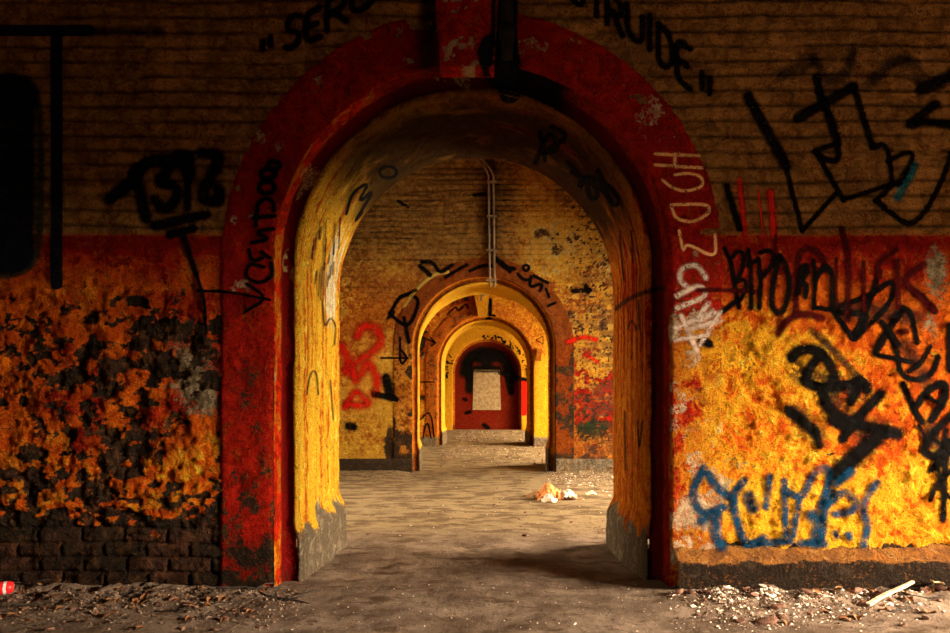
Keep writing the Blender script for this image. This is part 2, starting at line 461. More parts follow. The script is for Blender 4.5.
def long_profile(name, xa, xb, prof, mat, parent, step=.02, pst=.012, amp=.008, seed=2, masks=None, label=None):
    pr = densify(prof, pst)            # (z, y)
    xsamp = np.linspace(xa, xb, max(2, int((xb - xa) / step)))
    t = np.concatenate([[0], np.cumsum(np.hypot(np.diff(pr[:, 0]), np.diff(pr[:, 1])))])
    X, T = np.meshgrid(xsamp, t, indexing='ij')
    tz = np.gradient(pr[:, 0]); ty = np.gradient(pr[:, 1]); ln = np.hypot(tz, ty)
    nz, ny = -ty / ln, tz / ln
    h = (fbm(X * 7, T * 9, seed, 5, .6) - .5) * 2 * amp
    Zc = pr[None, :, 0] + h * nz[None]; Y = pr[None, :, 1] + h * ny[None]
    V = np.stack([X, Y, Zc], -1).reshape(-1, 3)
    q = grid_quads(*X.shape)[:, ::-1]
    me = mesh_np(name, V, q)
    m1, m2 = masks(X, Y, Zc, T)
    set_attr(me, 'm1', m1.reshape(-1, 4)); set_attr(me, 'm2', m2.reshape(-1, 4))
    return link(name, me, mat, parent, label=label)

def kerb_masks(X, Y, Z, T):
    m1 = zeros4(X); m2 = zeros4(X)
    n = fbm(X * 8, T * 12, 410, 4)
    front = sstep(.175, .145, Z + (n - .5) * .05)
    m1[..., 2] = .3; m1[..., 0] = front * .75 + .15 * sstep(.5, .6, n); m1[..., 1] = .3 * (1 - front) * sstep(.45, .6, n)
    m2[..., 1] = front * .35 + (1 - front) * .2
    return m1, m2
M_KERB = wall_mat('kerb_stone', orange=(.45, .16, .03), orange2=(.26, .1, .03), yellow=(.5, .24, .05), yellow2=(.4, .16, .04), loss=(.030, .019, .013), loss2=(.075, .045, .027))
kerb = long_profile('plinth', 1.0, XR, [(.235, F1 + .03), (.215, F1 - .015), (.18, F1 - .075), (.165, F1 - .10), (.145, F1 - .108), (-.03, F1 - .108)], M_KERB, near, amp=.014,
                    masks=kerb_masks, seed=33, label='low rough stone plinth along the foot of the wall')
# end of the plinth towards the opening
mb = MB(); mb.add([(1.0, F1 + .03, -.03), (1.0, F1 + .03, .235), (1.0, F1 - .015, .215), (1.0, F1 - .075, .18), (1.0, F1 - .108, .145), (1.0, F1 - .108, -.03)], [(0, 1, 2, 3, 4, 5)])

# -------- far walls
def far_face(seed, F, style):
    def f(X, Z):
        px, py = px_of(X, Z, F)
        gz, gx, rnd = brick_h(X, Z, seed)
        big = fbm(X * 1.2, Z * 1.2, seed + 50, 5, .55); mid = fbm(X * 4, Z * 4, seed + 60, 5, .6); fine = fbm(X * 13, Z * 13, seed + 70, 4, .6)
        z = np.zeros_like(X)
        loss = z.copy(); pale = z.copy(); yel = z.copy(); red = z.copy(); up = z.copy(); grime_shade = z.copy(); brick = z.copy(); dred = z.copy()
        if style == 2:
            right = sstep(500, 535, px)
            up = sstep(300, 240, py + (big - .5) * 60) * (1 - .75 * right * sstep(.36, .56, big + .1))
            yel = .36 + (big - .5) * 1.3 + .35 * right * sstep(380, 250, py) - .4 * right * sstep(350, 400, py) + .3 * (1 - right) * sstep(330, 400, py)
            red = sstep(380, 395, px) * sstep(440, 425, px) * .45 * sstep(290, 340, py) * sstep(.42, .58, mid) + right * sstep(330, 360, py) * sstep(.44, .56, mid) * .8
            pale = .55 * right * sstep(.38, .62, mid) * sstep(360, 320, py) * sstep(165, 190, py) * sstep(.35, .55, big + .08)
            pits = sstep(.50, .70, fbm(X * 30, Z * 36, seed + 90, 3))
            loss = right * pits * sstep(530, 585, px) * .75 + sstep(.56, .80, mid) * .7 * right
            loss = np.maximum(loss, .9 * sstep(.48, .72, mid + .12 * sstep(430, 460, py)) * sstep(375, 440, py) * (.4 + .6 * np.maximum(right, sstep(372, 392, px))))
            loss = np.maximum(loss, sstep(458, 464, py + (mid - .5) * 8))
            brick = right * sstep(540, 605, px + 60 * (mid - .5)) * .95 * gz * gx * sstep(.2, .6, rnd) * sstep(190, 300, py)
            pale = np.maximum(pale, .5 * right * sstep(540, 605, px) * (1 - gz * gx))
            grime_shade = .5 * blob(px, py, 492, 225, 10, 90) + .75 * sstep(460, 466, py) + .35 * up * sstep(.55, .66, big) + .8 * np.clip(up + .25, 0, 1) * (1 - gz) * sstep(.3, .55, fbm(X * 2.5, Z * 9, seed + 97, 3))  # dirt and smears; joints also darkened to imitate relief shading
            grime_shade = np.clip(grime_shade, 0, 1)
        elif style == 3:
            right = sstep(485, 500, px)
            yel = .25 + (big - .5) * .8 + right * 1.0 * sstep(335, 365, py) * sstep(525, 535, px) + .2 * right
            red = (1 - right) * .55 * sstep(.40, .56, mid)
            pale = (1 - right) * .55 * sstep(.5, .6, mid) * sstep(345, 360, py) * sstep(400, 385, py)
            loss = .9 * sstep(.62, .7, mid) * (1 - right); grime_shade = .6 * sstep(435, 441, py)
            pale = np.maximum(pale, .8 * sstep(436, 440, py))
        else:
            yel = 1.05 + (big - .5) * .5; loss = .8 * sstep(.66, .72, mid)
            grime_shade = .6 * sstep(429, 431, py)
        H = .006 * gz + .0025 * gx + (mid - .5) * .02 + (fine - .5) * .012 + (big - .5) * .03 - loss * .014
        H = H + up * gz * .02 + (fbm(X * 2.5, Z * 12, seed + 95, 5, .6) - .5) * .07 * (up + .2)
        H = H * (.3 + .7 * sstep(.36, .55, arch_dist(X, Z)))
        return H, np.stack([loss, pale, yel, red], -1), np.stack([up, grime_shade, brick, dred], -1)
    return f

def far_band(style):
    def f(X, Y, Z, S, T, CX):
        m1 = zeros4(X); m2 = zeros4(X)
        mid = fbm(S * 5, T * 5, 460 + style, 5, .6)
        if style == 2:
            leg = sstep(SPRING + .25, SPRING - .15, Z); lf = CX < 0
            m1[..., 3] = .42 + .5 * (mid - .5) - leg * lf * .30 + leg * ~lf * .12; m1[..., 2] = .3 + .35 * leg * lf + (mid - .5); m1[..., 0] = .85 * sstep(.44, .66, mid + .08 * sstep(1.2, .5, Z)) * leg
            m2[..., 0] = .35 * (Z > SPRING); m1[..., 0] = np.maximum(m1[..., 0], .8 * sstep(.3, .1, Z))
        elif style == 3:
            px, py = px_of(X, Z, F3); rt = CX > 0
            m1[..., 2] = .15 + 1.0 * rt * sstep(352, 366, py) + .15 * rt; m1[..., 3] = (.42 * (CX < 0) + .3 * (mid - .5) - .6 * rt) * sstep(.09, .12, np.abs(arch_dist(X, Z)))
            m1[..., 0] = .5 * (CX < 0) * sstep(.5, .66, mid); m1[..., 1] = .4 * (CX < 0) * sstep(.5, .62, fbm(S * 8, T * 8, 466, 4)) * sstep(345, 360, py) * sstep(410, 390, py)
            m2[..., 1] = .5 * sstep(436, 441, py)
        else:
            m1[..., 2] = 1.0
        return m1, m2
    return f
def far_rebate(style):
    def f(X, Y, Z, S, T, CX):
        m1 = zeros4(X); m2 = zeros4(X)
        m1[..., 2] = .3; m1[..., 3] = .15
        F = {2: F2, 3: F3, 4: F4}[style]
        face = sstep(.12, .16, Y - F)
        m2[..., 1] = face * ((.30 + .35 * (Z > SPRING)) if style == 2 else .15) * (1 - .6 * sstep(-.6, -.95, CX)) + .15 * (CX > .5); m2[..., 3] = face * .15
        m1[..., 0] = .6 * sstep(.3, .1, Z)
        return m1, m2
    return f

walls = [near]
M_FAR = wall_mat('far_wall_paint', upper=(.46, .25, .06), upper2=(.24, .115, .028), pale=(.62, .50, .22), pale2=(.5, .36, .1), orange=(.78, .24, .02), orange2=(.55, .12, .012))
M_MID = wall_mat('middle_wall_paint', upper=(.36, .20, .045), upper2=(.17, .08, .02), pale=(.60, .46, .16), pale2=(.40, .26, .06), orange=(.58, .20, .018), orange2=(.36, .085, .010),
                 yellow=(.76, .44, .045), yellow2=(.56, .26, .025))
M_MBAND = wall_mat('middle_arch_paint', orange=(.36, .095, .009), orange2=(.19, .04, .007), red=(.28, .03, .008), upper=(.26, .10, .03), upper2=(.13, .045, .014), yellow=(.7, .3, .03), yellow2=(.5, .16, .015))
M_FBAND = wall_mat('far_arch_paint', orange=(.75, .24, .02), orange2=(.55, .12, .012), red=(.42, .05, .012))
for nm, F, style, st in (('wall_middle', F2, 2, .02), ('wall_far', F3, 3, .035), ('wall_back', F4, 4, .04)):
    xs = axis([(XL, -2.6, .1), (-2.6, 2.4, st), (2.4, XR, .1)]); zs = axis([(-.16, ZTOP, st)])
    wl = wall_face(nm, F, xs, zs, far_face(100 * style, F, style), M_MID if style == 2 else M_FAR, .20, back=(style != 4))
    k = {2: (70, 150, .02), 3: (50, 110, .03), 4: (40, 90, .03)}[style]
    sweep('arch_band', [(.375, F + .05), (.375, F - .001), (.36, F - .010), (.11, F - .018), (.088, F - .016), (.08, F + .004)], M_MBAND if style == 2 else M_FBAND, wl, k[0], k[1], k[2], amp=.006,
          maskfun=far_band(style), seed=30 + style)
    sweep('arch_rebate', [(.08, F - .004), (.08, F + .165), (.07, F + .18), (.015, F + .18)], M_FBAND, wl, k[0], k[1], k[2], amp=.005, maskfun=far_rebate(style), seed=40 + style)
    if style != 4:
        def rm(X, Y, Z, S, T, CX):
            m1 = zeros4(X); m2 = zeros4(X)
            m1[..., 2] = 1.0 - .55 * sstep(.5, .95, CX); m1[..., 0] = .8 * sstep(.3, .2, Z)
            return m1, m2
        sweep('arch_soffit', rprof(F), M_REV, wl, k[0], k[1], .05, amp=.008, maskfun=rm, seed=50 + style, splay=(.10 if style == 2 else 0), y0=F + .18, foot=.05)
    walls.append(wl)
near, middle, far, backw = walls

# keystones of the far arches and an impost block
def wedge(F, x0, x1, zb, zt, t0, t1, parent, pro=.06, seed=4, m1=(0, 0, .35, .1)):
    return rough_block('keystone', [(x0, F - pro, zb), (x1, F - pro, zb), (t1, F - pro, zt), (t0, F - pro, zt), .1], M_FBAND, parent, n=6, seed=seed, m1v=m1)
a, b = w_of(478.5, 317, F3); a2, b2 = w_of(473.5, 291, F3); c_, _ = w_of(487, 317, F3); c2, _ = w_of(490, 291, F3)
wedge(F3, a, c_, b, b2, a2, c2, far, pro=.12, m1=(0, 0, .75, -.2))
a, b = w_of(535.5, 361, F3); c_, b2 = w_of(541, 349, F3)
blk = rough_block('impost_block', [(a, F3 - .09, b), (c_, F3 - .09, b), (c_, F3 - .09, b2), (a + .04, F3 - .09, b2), .12], M_FBAND, far, n=5, seed=9, m1v=(0, 0, .1, .3), m2v=(0, .35, 0, 0))

def plinth_masks(grey):
    def f(X, Y, Z, T):
        m1 = zeros4(X); m2 = zeros4(X); n = fbm(X * 6, T * 9, 430, 4)
        m1[..., 0] = (.35 if grey else .85) + .6 * (n - .5); m1[..., 1] = (.6 if grey else 0) + .5 * (n - .5)
        return m1, m2
    return f
M_PL = wall_mat('plinth_stone', orange=(.3, .14, .05), orange2=(.16, .08, .03), pale=(.34, .27, .18), pale2=(.18, .14, .09), loss=(.04, .027, .018), loss2=(.09, .055, .03))
for F, wl, hgt in ((F2, middle, .10), (F3, far, .13)):
    pf = [(hgt + .01, F + .03), (hgt, F - .04), (hgt - .03, F - .06), (-.2, F - .06)]
    long_profile('plinth', XL, XC - 1.085, pf, M_PL, wl, step=.05, pst=.03, seed=61, masks=plinth_masks(wl is far))
    long_profile('plinth', XC + 1.10, XR, pf, M_PL, wl, step=.05, pst=.03, seed=62, masks=plinth_masks(True))

# blocked arch at the end
def panel():
    xs = np.arange(-1.08, 1.081, .03); zs = np.arange(-.03, 2.9, .03)
    X, Z = np.meshgrid(xs + XC, zs)
    H = (fbm(X * 5, Z * 5, 700, 4) - .5) * .02
    V = np.stack([X, F4 + .2 - H, Z], -1).reshape(-1, 3)
    q = grid_quads(*X.shape); d = arch_dist(X, Z).ravel(); q = q[(d[q] < .07).all(1)]
    used = np.unique(q); rm = -np.ones(len(V), np.int64); rm[used] = np.arange(len(used))
    me = mesh_np('arch_infill', V[used], rm[q]); n = len(used)
    mid = fbm(X * 4, Z * 4, 710, 4).ravel()[used]
    m1 = np.zeros((n, 4)); m1[:, 3] = .55 + (mid - .5); m1[:, 2] = -.5
    m2 = np.zeros((n, 4)); m2[:, 3] = .25
    set_attr(me, 'm1', m1); set_attr(me, 'm2', m2)
    return link('arch_infill', me, wall_mat('infill_paint', orange=(.26, .04, .009), orange2=(.16, .02, .006), red=(.26, .025, .007)), backw, label='dark red brick infill closing the last arch')
infill = panel()
a, b = w_of(472.5, 410, F4 + .18); c_, b2 = w_of(501, 370, F4 + .18)
patch = rough_block('plaster_patch', [(a, F4 + .182, b), (c_, F4 + .182, b), (c_ - .04, F4 + .182, b2), (a + .04, F4 + .182, b2), .05],
                    simple_mat('patch_plaster', (.38, .27, .14), (.24, .16, .08), 14), backw, n=8, seed=8, label='pale plaster patch on the infilled arch')

# ------------------------------------------------------------------ floor
def floor_h(x, y):
    x = np.asarray(x, float); y = np.asarray(y, float)
    h = (fbm(x * 1.3, y * 1.3, 800, 4) - .5) * .035 + (fbm(x * 7, y * 7, 810, 4, .6) - .5) * .02 * (.15 + .85 * sstep(8.5, 5.0, y))
    fx = np.where(np.abs(x - XC) > 1.0, 1.0, 0.0)
    pile = np.exp(-((y - F1 + .12) / .22) ** 2) * sstep(.9, 1.3, np.abs(x - XC)) * .035
    pile = pile + .035 * np.exp(-((y - F2 + .2) / .4) ** 2) * sstep(.9, 1.4, np.abs(x - XC))
    h = h - np.interp(y, [3.2, 4.7, 9.7, 14.5, 20.2], [0, .045, .10, .075, .0])
    h = h + pile + pile * (fbm(x * 12, y * 12, 820, 3) - .5) * 1.6
    return h
fxs = axis([(XL, -2.8, .06), (-2.8, 2.6, .016), (2.6, XR, .06)])
fys = np.concatenate([axis([(-2.6, 2.5, .15), (2.5, 3.7, .012), (3.7, 5, .02), (5, 7.5, .04), (7.5, 11, .06), (11, 21, .12)])])
X, Y = np.meshgrid(fxs, fys)
V = np.stack([X, Y, floor_h(X, Y)], -1).reshape(-1, 3)
fm = mesh_np('floor', V, grid_quads(*X.shape))
t = NT('dusty_floor', .95, .05)
n1 = t.noise(3, 6, .6); n2 = t.noise(22, 6, .65); n3 = t.noise(110, 4, .65); ns = t.noise(5, 6, .65, vec=t.stretch((.8, 1.5, 1)))
c = t.mix(t.step(n1, .38, .62), (.115, .073, .048), (.215, .146, .10))
c = t.mix(t.step(ns, .5, .66), c, (.085, .05, .028))
c = t.mix(t.math('MULTIPLY', t.step(n2, .56, .68), .75), c, (.075, .045, .028))
c = t.mix(t.math('MULTIPLY', t.step(n3, .64, .72), .8), c, (.48, .36, .25))
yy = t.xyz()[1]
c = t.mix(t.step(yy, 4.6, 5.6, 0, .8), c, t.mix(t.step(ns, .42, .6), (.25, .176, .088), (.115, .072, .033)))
t.bump(t.math('ADD', t.math('MULTIPLY', n2, 1.0), t.math('MULTIPLY', n3, .6)), .8, .02)
M_FLOOR = t.out(c)
floor = link('floor', fm, M_FLOOR, kind='structure')

# ------------------------------------------------------------------ side walls, vaults, windows
M_SIDE = simple_mat('side_wall_plaster', (.14, .07, .025), (.08, .038, .015), 4, bump=.5)
M_VAULT = simple_mat('vault_brick', (.06, .032, .015), (.035, .02, .01), 5, bump=.5)
ROOMS = [(-2.6, F1), (F1 + THICK, F2), (F2 + THICK, F3), (F3 + THICK, F4)]
WIN = []
def side_wall(name, x, sgn):
    mb = MB(); W = .6
    def bx(y0, y1, z0, z1): mb.box((x + sgn * W / 2, (y0 + y1) / 2, (z0 + z1) / 2), (W, y1 - y0, z1 - z0))
    edges = [-3.2]
    for (w0, w1, z0, z1) in (WIN if sgn > 0 else FILL_WINL):
        bx(edges[-1], w0, -.2, 6); bx(w0, w1, -.2, z0); bx(w0, w1, z1, 6); edges.append(w1)
    bx(edges[-1], F4 + .8, -.2, 6)
    return link(name, mb.mesh(name, False), M_SIDE, kind='structure')
# windows (y0, y1, sill, head)
WIN = [(-.5, 2.6, .3, 1.75), (5.0, 8.4, .3, 2.4), (11.4, 14.0, .3, 2.4), (16.4, 19.4, .3, 2.4)]
FILL_WINL = [(-1.6, .4, .3, 2.2), (5.3, 7.3, .3, 2.2)]  # openings added on the left to let in fill light
side_wall('wall_left', XL, -1); side_wall('wall_right', XR, 1)
M_FRAME = simple_mat('window_iron', (.06, .05, .04), rough=.6)
for i, (w0, w1, z0, z1) in enumerate(WIN + FILL_WINL):
    mb = MB(); xx = XR + .5 if i < len(WIN) else XL - .5
    n = 4
    for k in range(n + 1):
        yv = w0 + (w1 - w0) * k / n; mb.box((xx, min(max(yv, w0 + .03), w1 - .03), (z0 + z1) / 2), (.05, .05, z1 - z0))
    for zv in (z0 + .03, (z0 + z1) / 2, z1 - .03): mb.box((xx, (w0 + w1) / 2, zv), (.05, w1 - w0, .05))
    link('window_%d' % (i + 1), mb.mesh('window', False), M_FRAME, kind='structure')  # the left ones frame openings added for fill light
mb = MB()
for (y0, y1) in ROOMS:
    n = 14; pts = []
    for k in range(n + 1):
        a = math.pi * k / n
        pts.append(((y0 + y1) / 2 - (y1 - y0 + .1) / 2 * math.cos(a), 4.75 + .9 * math.sin(a)))
    vs = [(xx, p[0], p[1]) for p in pts for xx in (XL - .6, XR + .6)]
    mb.add(vs, [(2 * k, 2 * k + 1, 2 * k + 3, 2 * k + 2) for k in range(n)])
link('ceiling', mb.mesh('ceiling'), M_VAULT, kind='structure')
mb = MB(); mb.box((0, -2.9, 2.8), (XR - XL + 1.2, .6, 6)); link('wall_behind', mb.mesh('wall_behind', False), M_SIDE, kind='structure')
mb = MB(); mb.box((0, F4 + .7, 2.8), (XR - XL + 1.2, .6, 6)); link('wall_end', mb.mesh('wall_end', False), M_SIDE, kind='structure')

# ------------------------------------------------------------------ graffiti: thin paint films that lie on the walls
def bvh_of(objs):
    vs = []; fs = []
    for o in objs:
        me = o.data; n = len(me.vertices); co = np.empty(n * 3, np.float32); me.vertices.foreach_get('co', co)
        nl = len(me.loops); lv = np.empty(nl, np.int32); me.loops.foreach_get('vertex_index', lv)
        b = len(vs); vs += co.reshape(-1, 3).tolist(); fs += (lv.reshape(-1, 4) + b).tolist()
    return BVHTree.FromPolygons(vs, fs)
kids = lambda w: [c for c in w.children if c.type == 'MESH']
BVH = {1: bvh_of([near] + kids(near)), 2: bvh_of([middle] + kids(middle)), 3: bvh_of([far] + kids(far)), 4: bvh_of([backw] + kids(backw))}
PARENT = {1: near, 2: middle, 3: far, 4: backw}
CAM = Vector((0, 0, EYE))

def ink(name, c, alpha=1.0, worn=.5, edge=.55, rough=.65, rag=1.3):
    t = NT(name, .95, .01)
    uv = t.n('ShaderNodeUVMap').outputs[0]; sp = t.n('ShaderNodeSeparateXYZ'); t.w(uv, sp.inputs[0])
    a = t.step(sp.outputs[0], edge, 1.0, 1, 0)
    nz = t.math('ADD', t.math('MULTIPLY', t.noise(38, 6, .7), .6), t.math('MULTIPLY', t.noise(120, 4, .7), .4))
    w = t.step(nz, .40, .40 + .12 * worn + .01, 1 - worn, 1)
    w2 = t.step(t.noise(9, 5, .65), .30, .52, 1 - worn * .6, 1)
    a = t.step(t.math('ADD', sp.outputs[0], t.math('MULTIPLY', t.math('SUBTRACT', nz, .5), rag)), edge, 1.0, 1, 0)
    al = t.math('MULTIPLY', t.math('MULTIPLY', a, w), t.math('MULTIPLY', w2, alpha))
    t.w(al, t.b.inputs['Alpha'])
    return t.out(t.mix(t.noise(25, 3), c, tuple(v * .6 for v in c)))
BLACK = ink('black_spray', (.005, .004, .0035), 1.0, .22, .4)
FAINT = ink('faded_black_spray', (.014, .011, .010), .62, .5, .2)
SOFTB = ink('dark_brown_spray', (.03, .016, .01), .75, .5, .3)
DRED = ink('dark_red_spray', (.055, .004, .004), .95, .35, .3)
RED = ink('red_spray', (.55, .012, .006), .85, .5, .15)
BLUE = ink('blue_spray', (.004, .030, .062), .95, .7, .3)
TEAL = ink('teal_spray', (.01, .11, .13), .85, .3, .4)
CREAM = ink('cream_paint', (.95, .42, .16), .8, .7, .3)
WHITE = ink('white_paint', (.66, .48, .36), .9, .9, .2)
OLIVE = ink('yellow_spray', (.50, .33, .06), .9, .3, .4)
PITCH = ink('pitch_black_paint', (.006, .007, .010), .98, .15, .84, rag=.35)
GREENY = ink('dark_green_spray', (.02, .03, .014), .8, .3, .2)

def smooth_path(p, closed=False, it=2):
    p = [np.array(q, float) for q in p]
    if len(p) < 3: return np.array(p)
    for _ in range(it):                       # Chaikin that keeps the ends
        q = [p[0]]
        for a, b in zip(p[:-1], p[1:]):
            q.append(a * .78 + b * .22); q.append(a * .22 + b * .78)
        q.append(p[-1]); p = q
    return np.array(p)

WID = 1.42
def ribbon(pts, width, step=2.0, sharp=False):
    p = np.array(pts, float) if sharp else smooth_path(pts)
    L = np.concatenate([[0], np.cumsum(np.hypot(*np.diff(p, axis=0).T))])
    if L[-1] < .01: p = np.array([p[0], p[0] + [.01, 0]]); L = np.array([0, .01])
    hw = width * (1 if sharp else WID) / 2
    # extend the ends by half the width for a round cap
    d0 = (p[1] - p[0]) / (np.linalg.norm(p[1] - p[0]) + 1e-9); d1 = (p[-1] - p[-2]) / (np.linalg.norm(p[-1] - p[-2]) + 1e-9)
    p = np.vstack([p[0] - d0 * hw, p, p[-1] + d1 * hw])
    L = np.concatenate([[0], np.cumsum(np.hypot(*np.diff(p, axis=0).T))])
    n = max(4, int(L[-1] / step)); s = np.linspace(0, L[-1], n + 1)
    q = np.stack([np.interp(s, L, p[:, 0]), np.interp(s, L, p[:, 1])], 1)
    t = np.gradient(q, axis=0); t /= (np.linalg.norm(t, axis=1, keepdims=True) + 1e-9)
    nrm = np.stack([-t[:, 1], t[:, 0]], 1)
    vv = np.linspace(-1, 1, 7)
    P = q[:, None, :] + nrm[:, None, :] * vv[None, :, None] * hw
    e = np.minimum(np.minimum(s, L[-1] - s) / hw, 1)
    D = np.sqrt(vv[None, :] ** 2 + ((1 - e) ** 2)[:, None])
    return P, D

def tag(wall, label, mat, strokes, step=None, lift=.003, name='graffiti_tag', sharp=False):
    """strokes: [(width, [(px,py),...]), ...] measured on the wall in picture units"""
    V = []; Q = []; U = []
    bv = BVH[wall]
    st = step or {1: 2.2, 2: 1.2, 3: .8, 4: .7}[wall]
    for si, (w, pts) in enumerate(strokes):
        P, D = ribbon(pts, w, st, sharp)
        nr, nc = D.shape; base = len(V); ok = np.ones(nr * nc, bool)
        for i in range(nr):
            for j in range(nc):
                px, py = P[i, j]
                d = Vector(((px - VPX) / FPX, 1, -(py - VPY) / FPX)).normalized()
                h = bv.ray_cast(CAM, d)
                if h[0] is None: ok[i * nc + j] = False; V.append((0, 0, 0))
                else:
                    nn = h[1] if h[1].dot(d) < 0 else -h[1]
                    nn = (nn - d * .5).normalized()
                    V.append(tuple(h[0] + nn * (lift + .0005 * si)))
                U.append((D[i, j], .5))
        A = np.array(V[base:]); lim = st * 4.5
        q = grid_quads(nr, nc)
        for qq in q:
            if not ok[qq].all(): continue
            pts4 = A[qq]; dep = pts4[:, 1].mean() / FPX
            if max(np.linalg.norm(pts4[0] - pts4[2]), np.linalg.norm(pts4[1] - pts4[3])) > max(12, 4 * w, 3 * lim) * dep * .9 and wall == 1: continue
            if pts4[:, 1].max() - pts4[:, 1].min() > .14: continue
            Q.append(tuple(int(v) + base for v in qq))
    if not Q: return None
    me = bpy.data.meshes.new(name); me.from_pydata(V, [], Q); me.update()
    uvl = me.uv_layers.new(name='UVMap')
    lv = np.empty(len(me.loops), np.int32); me.loops.foreach_get('vertex_index', lv)
    uvl.data.foreach_set('uv', np.array(U, np.float32)[lv].ravel())
    me.polygons.foreach_set('use_smooth', [True] * len(me.polygons))
    # drop stray points
    import bmesh
    bm = bmesh.new(); bm.from_mesh(me)
    bmesh.ops.delete(bm, geom=[v for v in bm.verts if not v.link_faces], context='VERTS'); bm.to_mesh(me); bm.free()
    return link(name, me, mat, PARENT[wall], label=label)

def ell(cx, cy, rx, ry, n=12, a0=0): return [(cx + rx * math.cos(a0 + 2 * math.pi * k / n), cy + ry * math.sin(a0 + 2 * math.pi * k / n)) for k in range(n + 1)]

tag(1, 'black spray tag of thick overlapping letters with a drip', BLACK, [
    (13, [(110, 199), (129, 185), (137, 173), (149, 161), (168, 161)]), (12, [(135, 171), (141, 198), (146, 218)]),
    (11, [(168, 161), (171, 169), (155, 183), (178, 185), (176, 202), (164, 211), (155, 200)]), (15, [(181, 160), (190, 173)]), (13, [(178, 157), (190, 159)]),
    (8, [(188, 181), (188, 208)]), (12, [(201, 153), (221, 155), (215, 171), (199, 198), (221, 204), (219, 190)]),
    (10, [(155, 226), (207, 215)]), (9, [(170, 235), (194, 229)]), (6, [(184, 237), (190, 255), (197, 275)]), (3, [(197, 275), (205, 300), (206, 330)])])
LT = (F1 / 1)
tag(1, 'black outlined spray letters drawn in long angular strokes', BLACK, [
    (11, [(748, 97), (767, 132), (785, 165)]), (5, [(785, 165), (802, 231)]), (5, [(802, 231), (837, 192)]),
    (9, [(816, 78), (821, 100), (829, 116), (837, 144)]), (6, [(837, 144), (839, 160), (829, 162), (815, 152)]), (5, [(815, 151), (837, 143)]), (5.5, [(815, 151), (829, 176), (843, 200)]),
    (5, [(843, 200), (892, 184)]), (5.5, [(892, 184), (887, 144), (872, 147)]), (7, [(872, 147), (864, 122), (858, 103), (853, 87)]), (10, [(797, 119), (824, 103), (853, 87)]),
    (5, [(887, 161), (910, 151), (913, 158), (897, 185)]), (5.5, [(875, 201), (893, 184)]), (5.5, [(875, 201), (906, 226), (922, 217), (941, 182), (952, 150)]),
    (13, [(922, 90), (953, 75)]), (9, [(935, 105), (903, 128), (925, 121), (953, 126)]), (7, [(726, 187), (739, 229)])])
tag(1, 'faded black spray arcs above the outlined letters', FAINT, [(11, [(815, 59), (827, 84), (846, 75), (853, 50)]), (14, [(783, 75), (812, 62)]), (14, [(872, 81), (891, 62), (913, 59), (922, 84)])])
tag(1, 'single teal spray stroke', TEAL, [(9, [(898, 197), (914, 166)])])
tag(1, 'red spray drips above the red line', RED, [(7, [(739, 179), (745, 234)]), (3, [(758, 190), (763, 236)]), (9, [(770, 192), (774, 237)])])
tag(1, 'black looping spray letters on the red line', BLACK, [
    (5, [(731, 263), (735, 288), (739, 307)]), (4.5, [(724, 248), (731, 263)]), (4.5, [(731, 259), (737, 251), (744, 253), (743, 269), (735, 284), (745, 278), (746, 288), (741, 299)]),
    (5, [(748, 250), (751, 274), (751, 308)]), (4, [(748, 266), (758, 259)]), (5, [(758, 259), (761, 282), (759, 308)]), (4.5, [(760, 253), (769, 250), (775, 255), (771, 267), (762, 278)]),
    (6, [(779, 257), (773, 282), (771, 305), (779, 316), (786, 306), (790, 282), (784, 261), (779, 257)]),
    (5.5, [(798, 293), (801, 269), (807, 263), (807, 272), (800, 284), (807, 284), (805, 297)]), (5, [(813, 308), (815, 282), (813, 261)]), (6, [(815, 280), (824, 265), (832, 272), (832, 306)])])
tag(1, 'dark red spray arcs and uprights round the looping letters', DRED, [
    (7, [(796, 312), (796, 267), (800, 251), (811, 248), (822, 257), (826, 270)]), (8, [(779, 333), (786, 320), (803, 313), (822, 318)]), (5, [(698, 290), (725, 290), (760, 292)]),
    (7, [(841, 229), (847, 250), (849, 274), (847, 320)]), (4, [(836, 259), (836, 308)]), (5, [(863, 263), (864, 310)]), (6, [(896, 250), (877, 263), (879, 278)]), (4, [(775, 236), (775, 252)]),
    (6, [(897, 261), (898, 307)]), (8, [(923, 265), (900, 280), (934, 310)]), (6, [(898, 332), (906, 332)])])
tag(1, 'black scrawled spray letters crossing at sharp angles', BLACK, [
    (5.5, [(834, 308), (872, 295), (891, 280), (894, 288), (889, 305), (855, 339)]), (6, [(834, 312), (872, 314), (851, 337)]), (6, [(834, 312), (853, 339)]),
    (6, [(879, 272), (868, 305), (855, 335)]), (8, [(902, 308), (879, 345), (876, 352)]), (5, [(902, 308), (911, 312), (917, 343)]), (6, [(881, 322), (889, 331), (898, 345)]), (7, [(912, 290), (926, 300), (934, 311)]), (5, [(815, 308), (838, 310)])])
tag(1, 'soft black overspray round the thick black letters', FAINT, [(24, [(800, 372), (835, 385), (862, 392)]), (26, [(830, 400), (850, 425), (890, 432)]), (24, [(868, 445), (842, 470)]), (20, [(795, 412), (818, 436)]), (20, [(838, 310), (880, 312), (915, 318)]), (16, [(905, 345), (925, 380)]), (18, [(930, 430), (945, 460)])], lift=.0022)
tag(1, 'dark brown spray streak behind the thick black letters', SOFTB, [(8, [(812, 330), (835, 352), (858, 377)])])
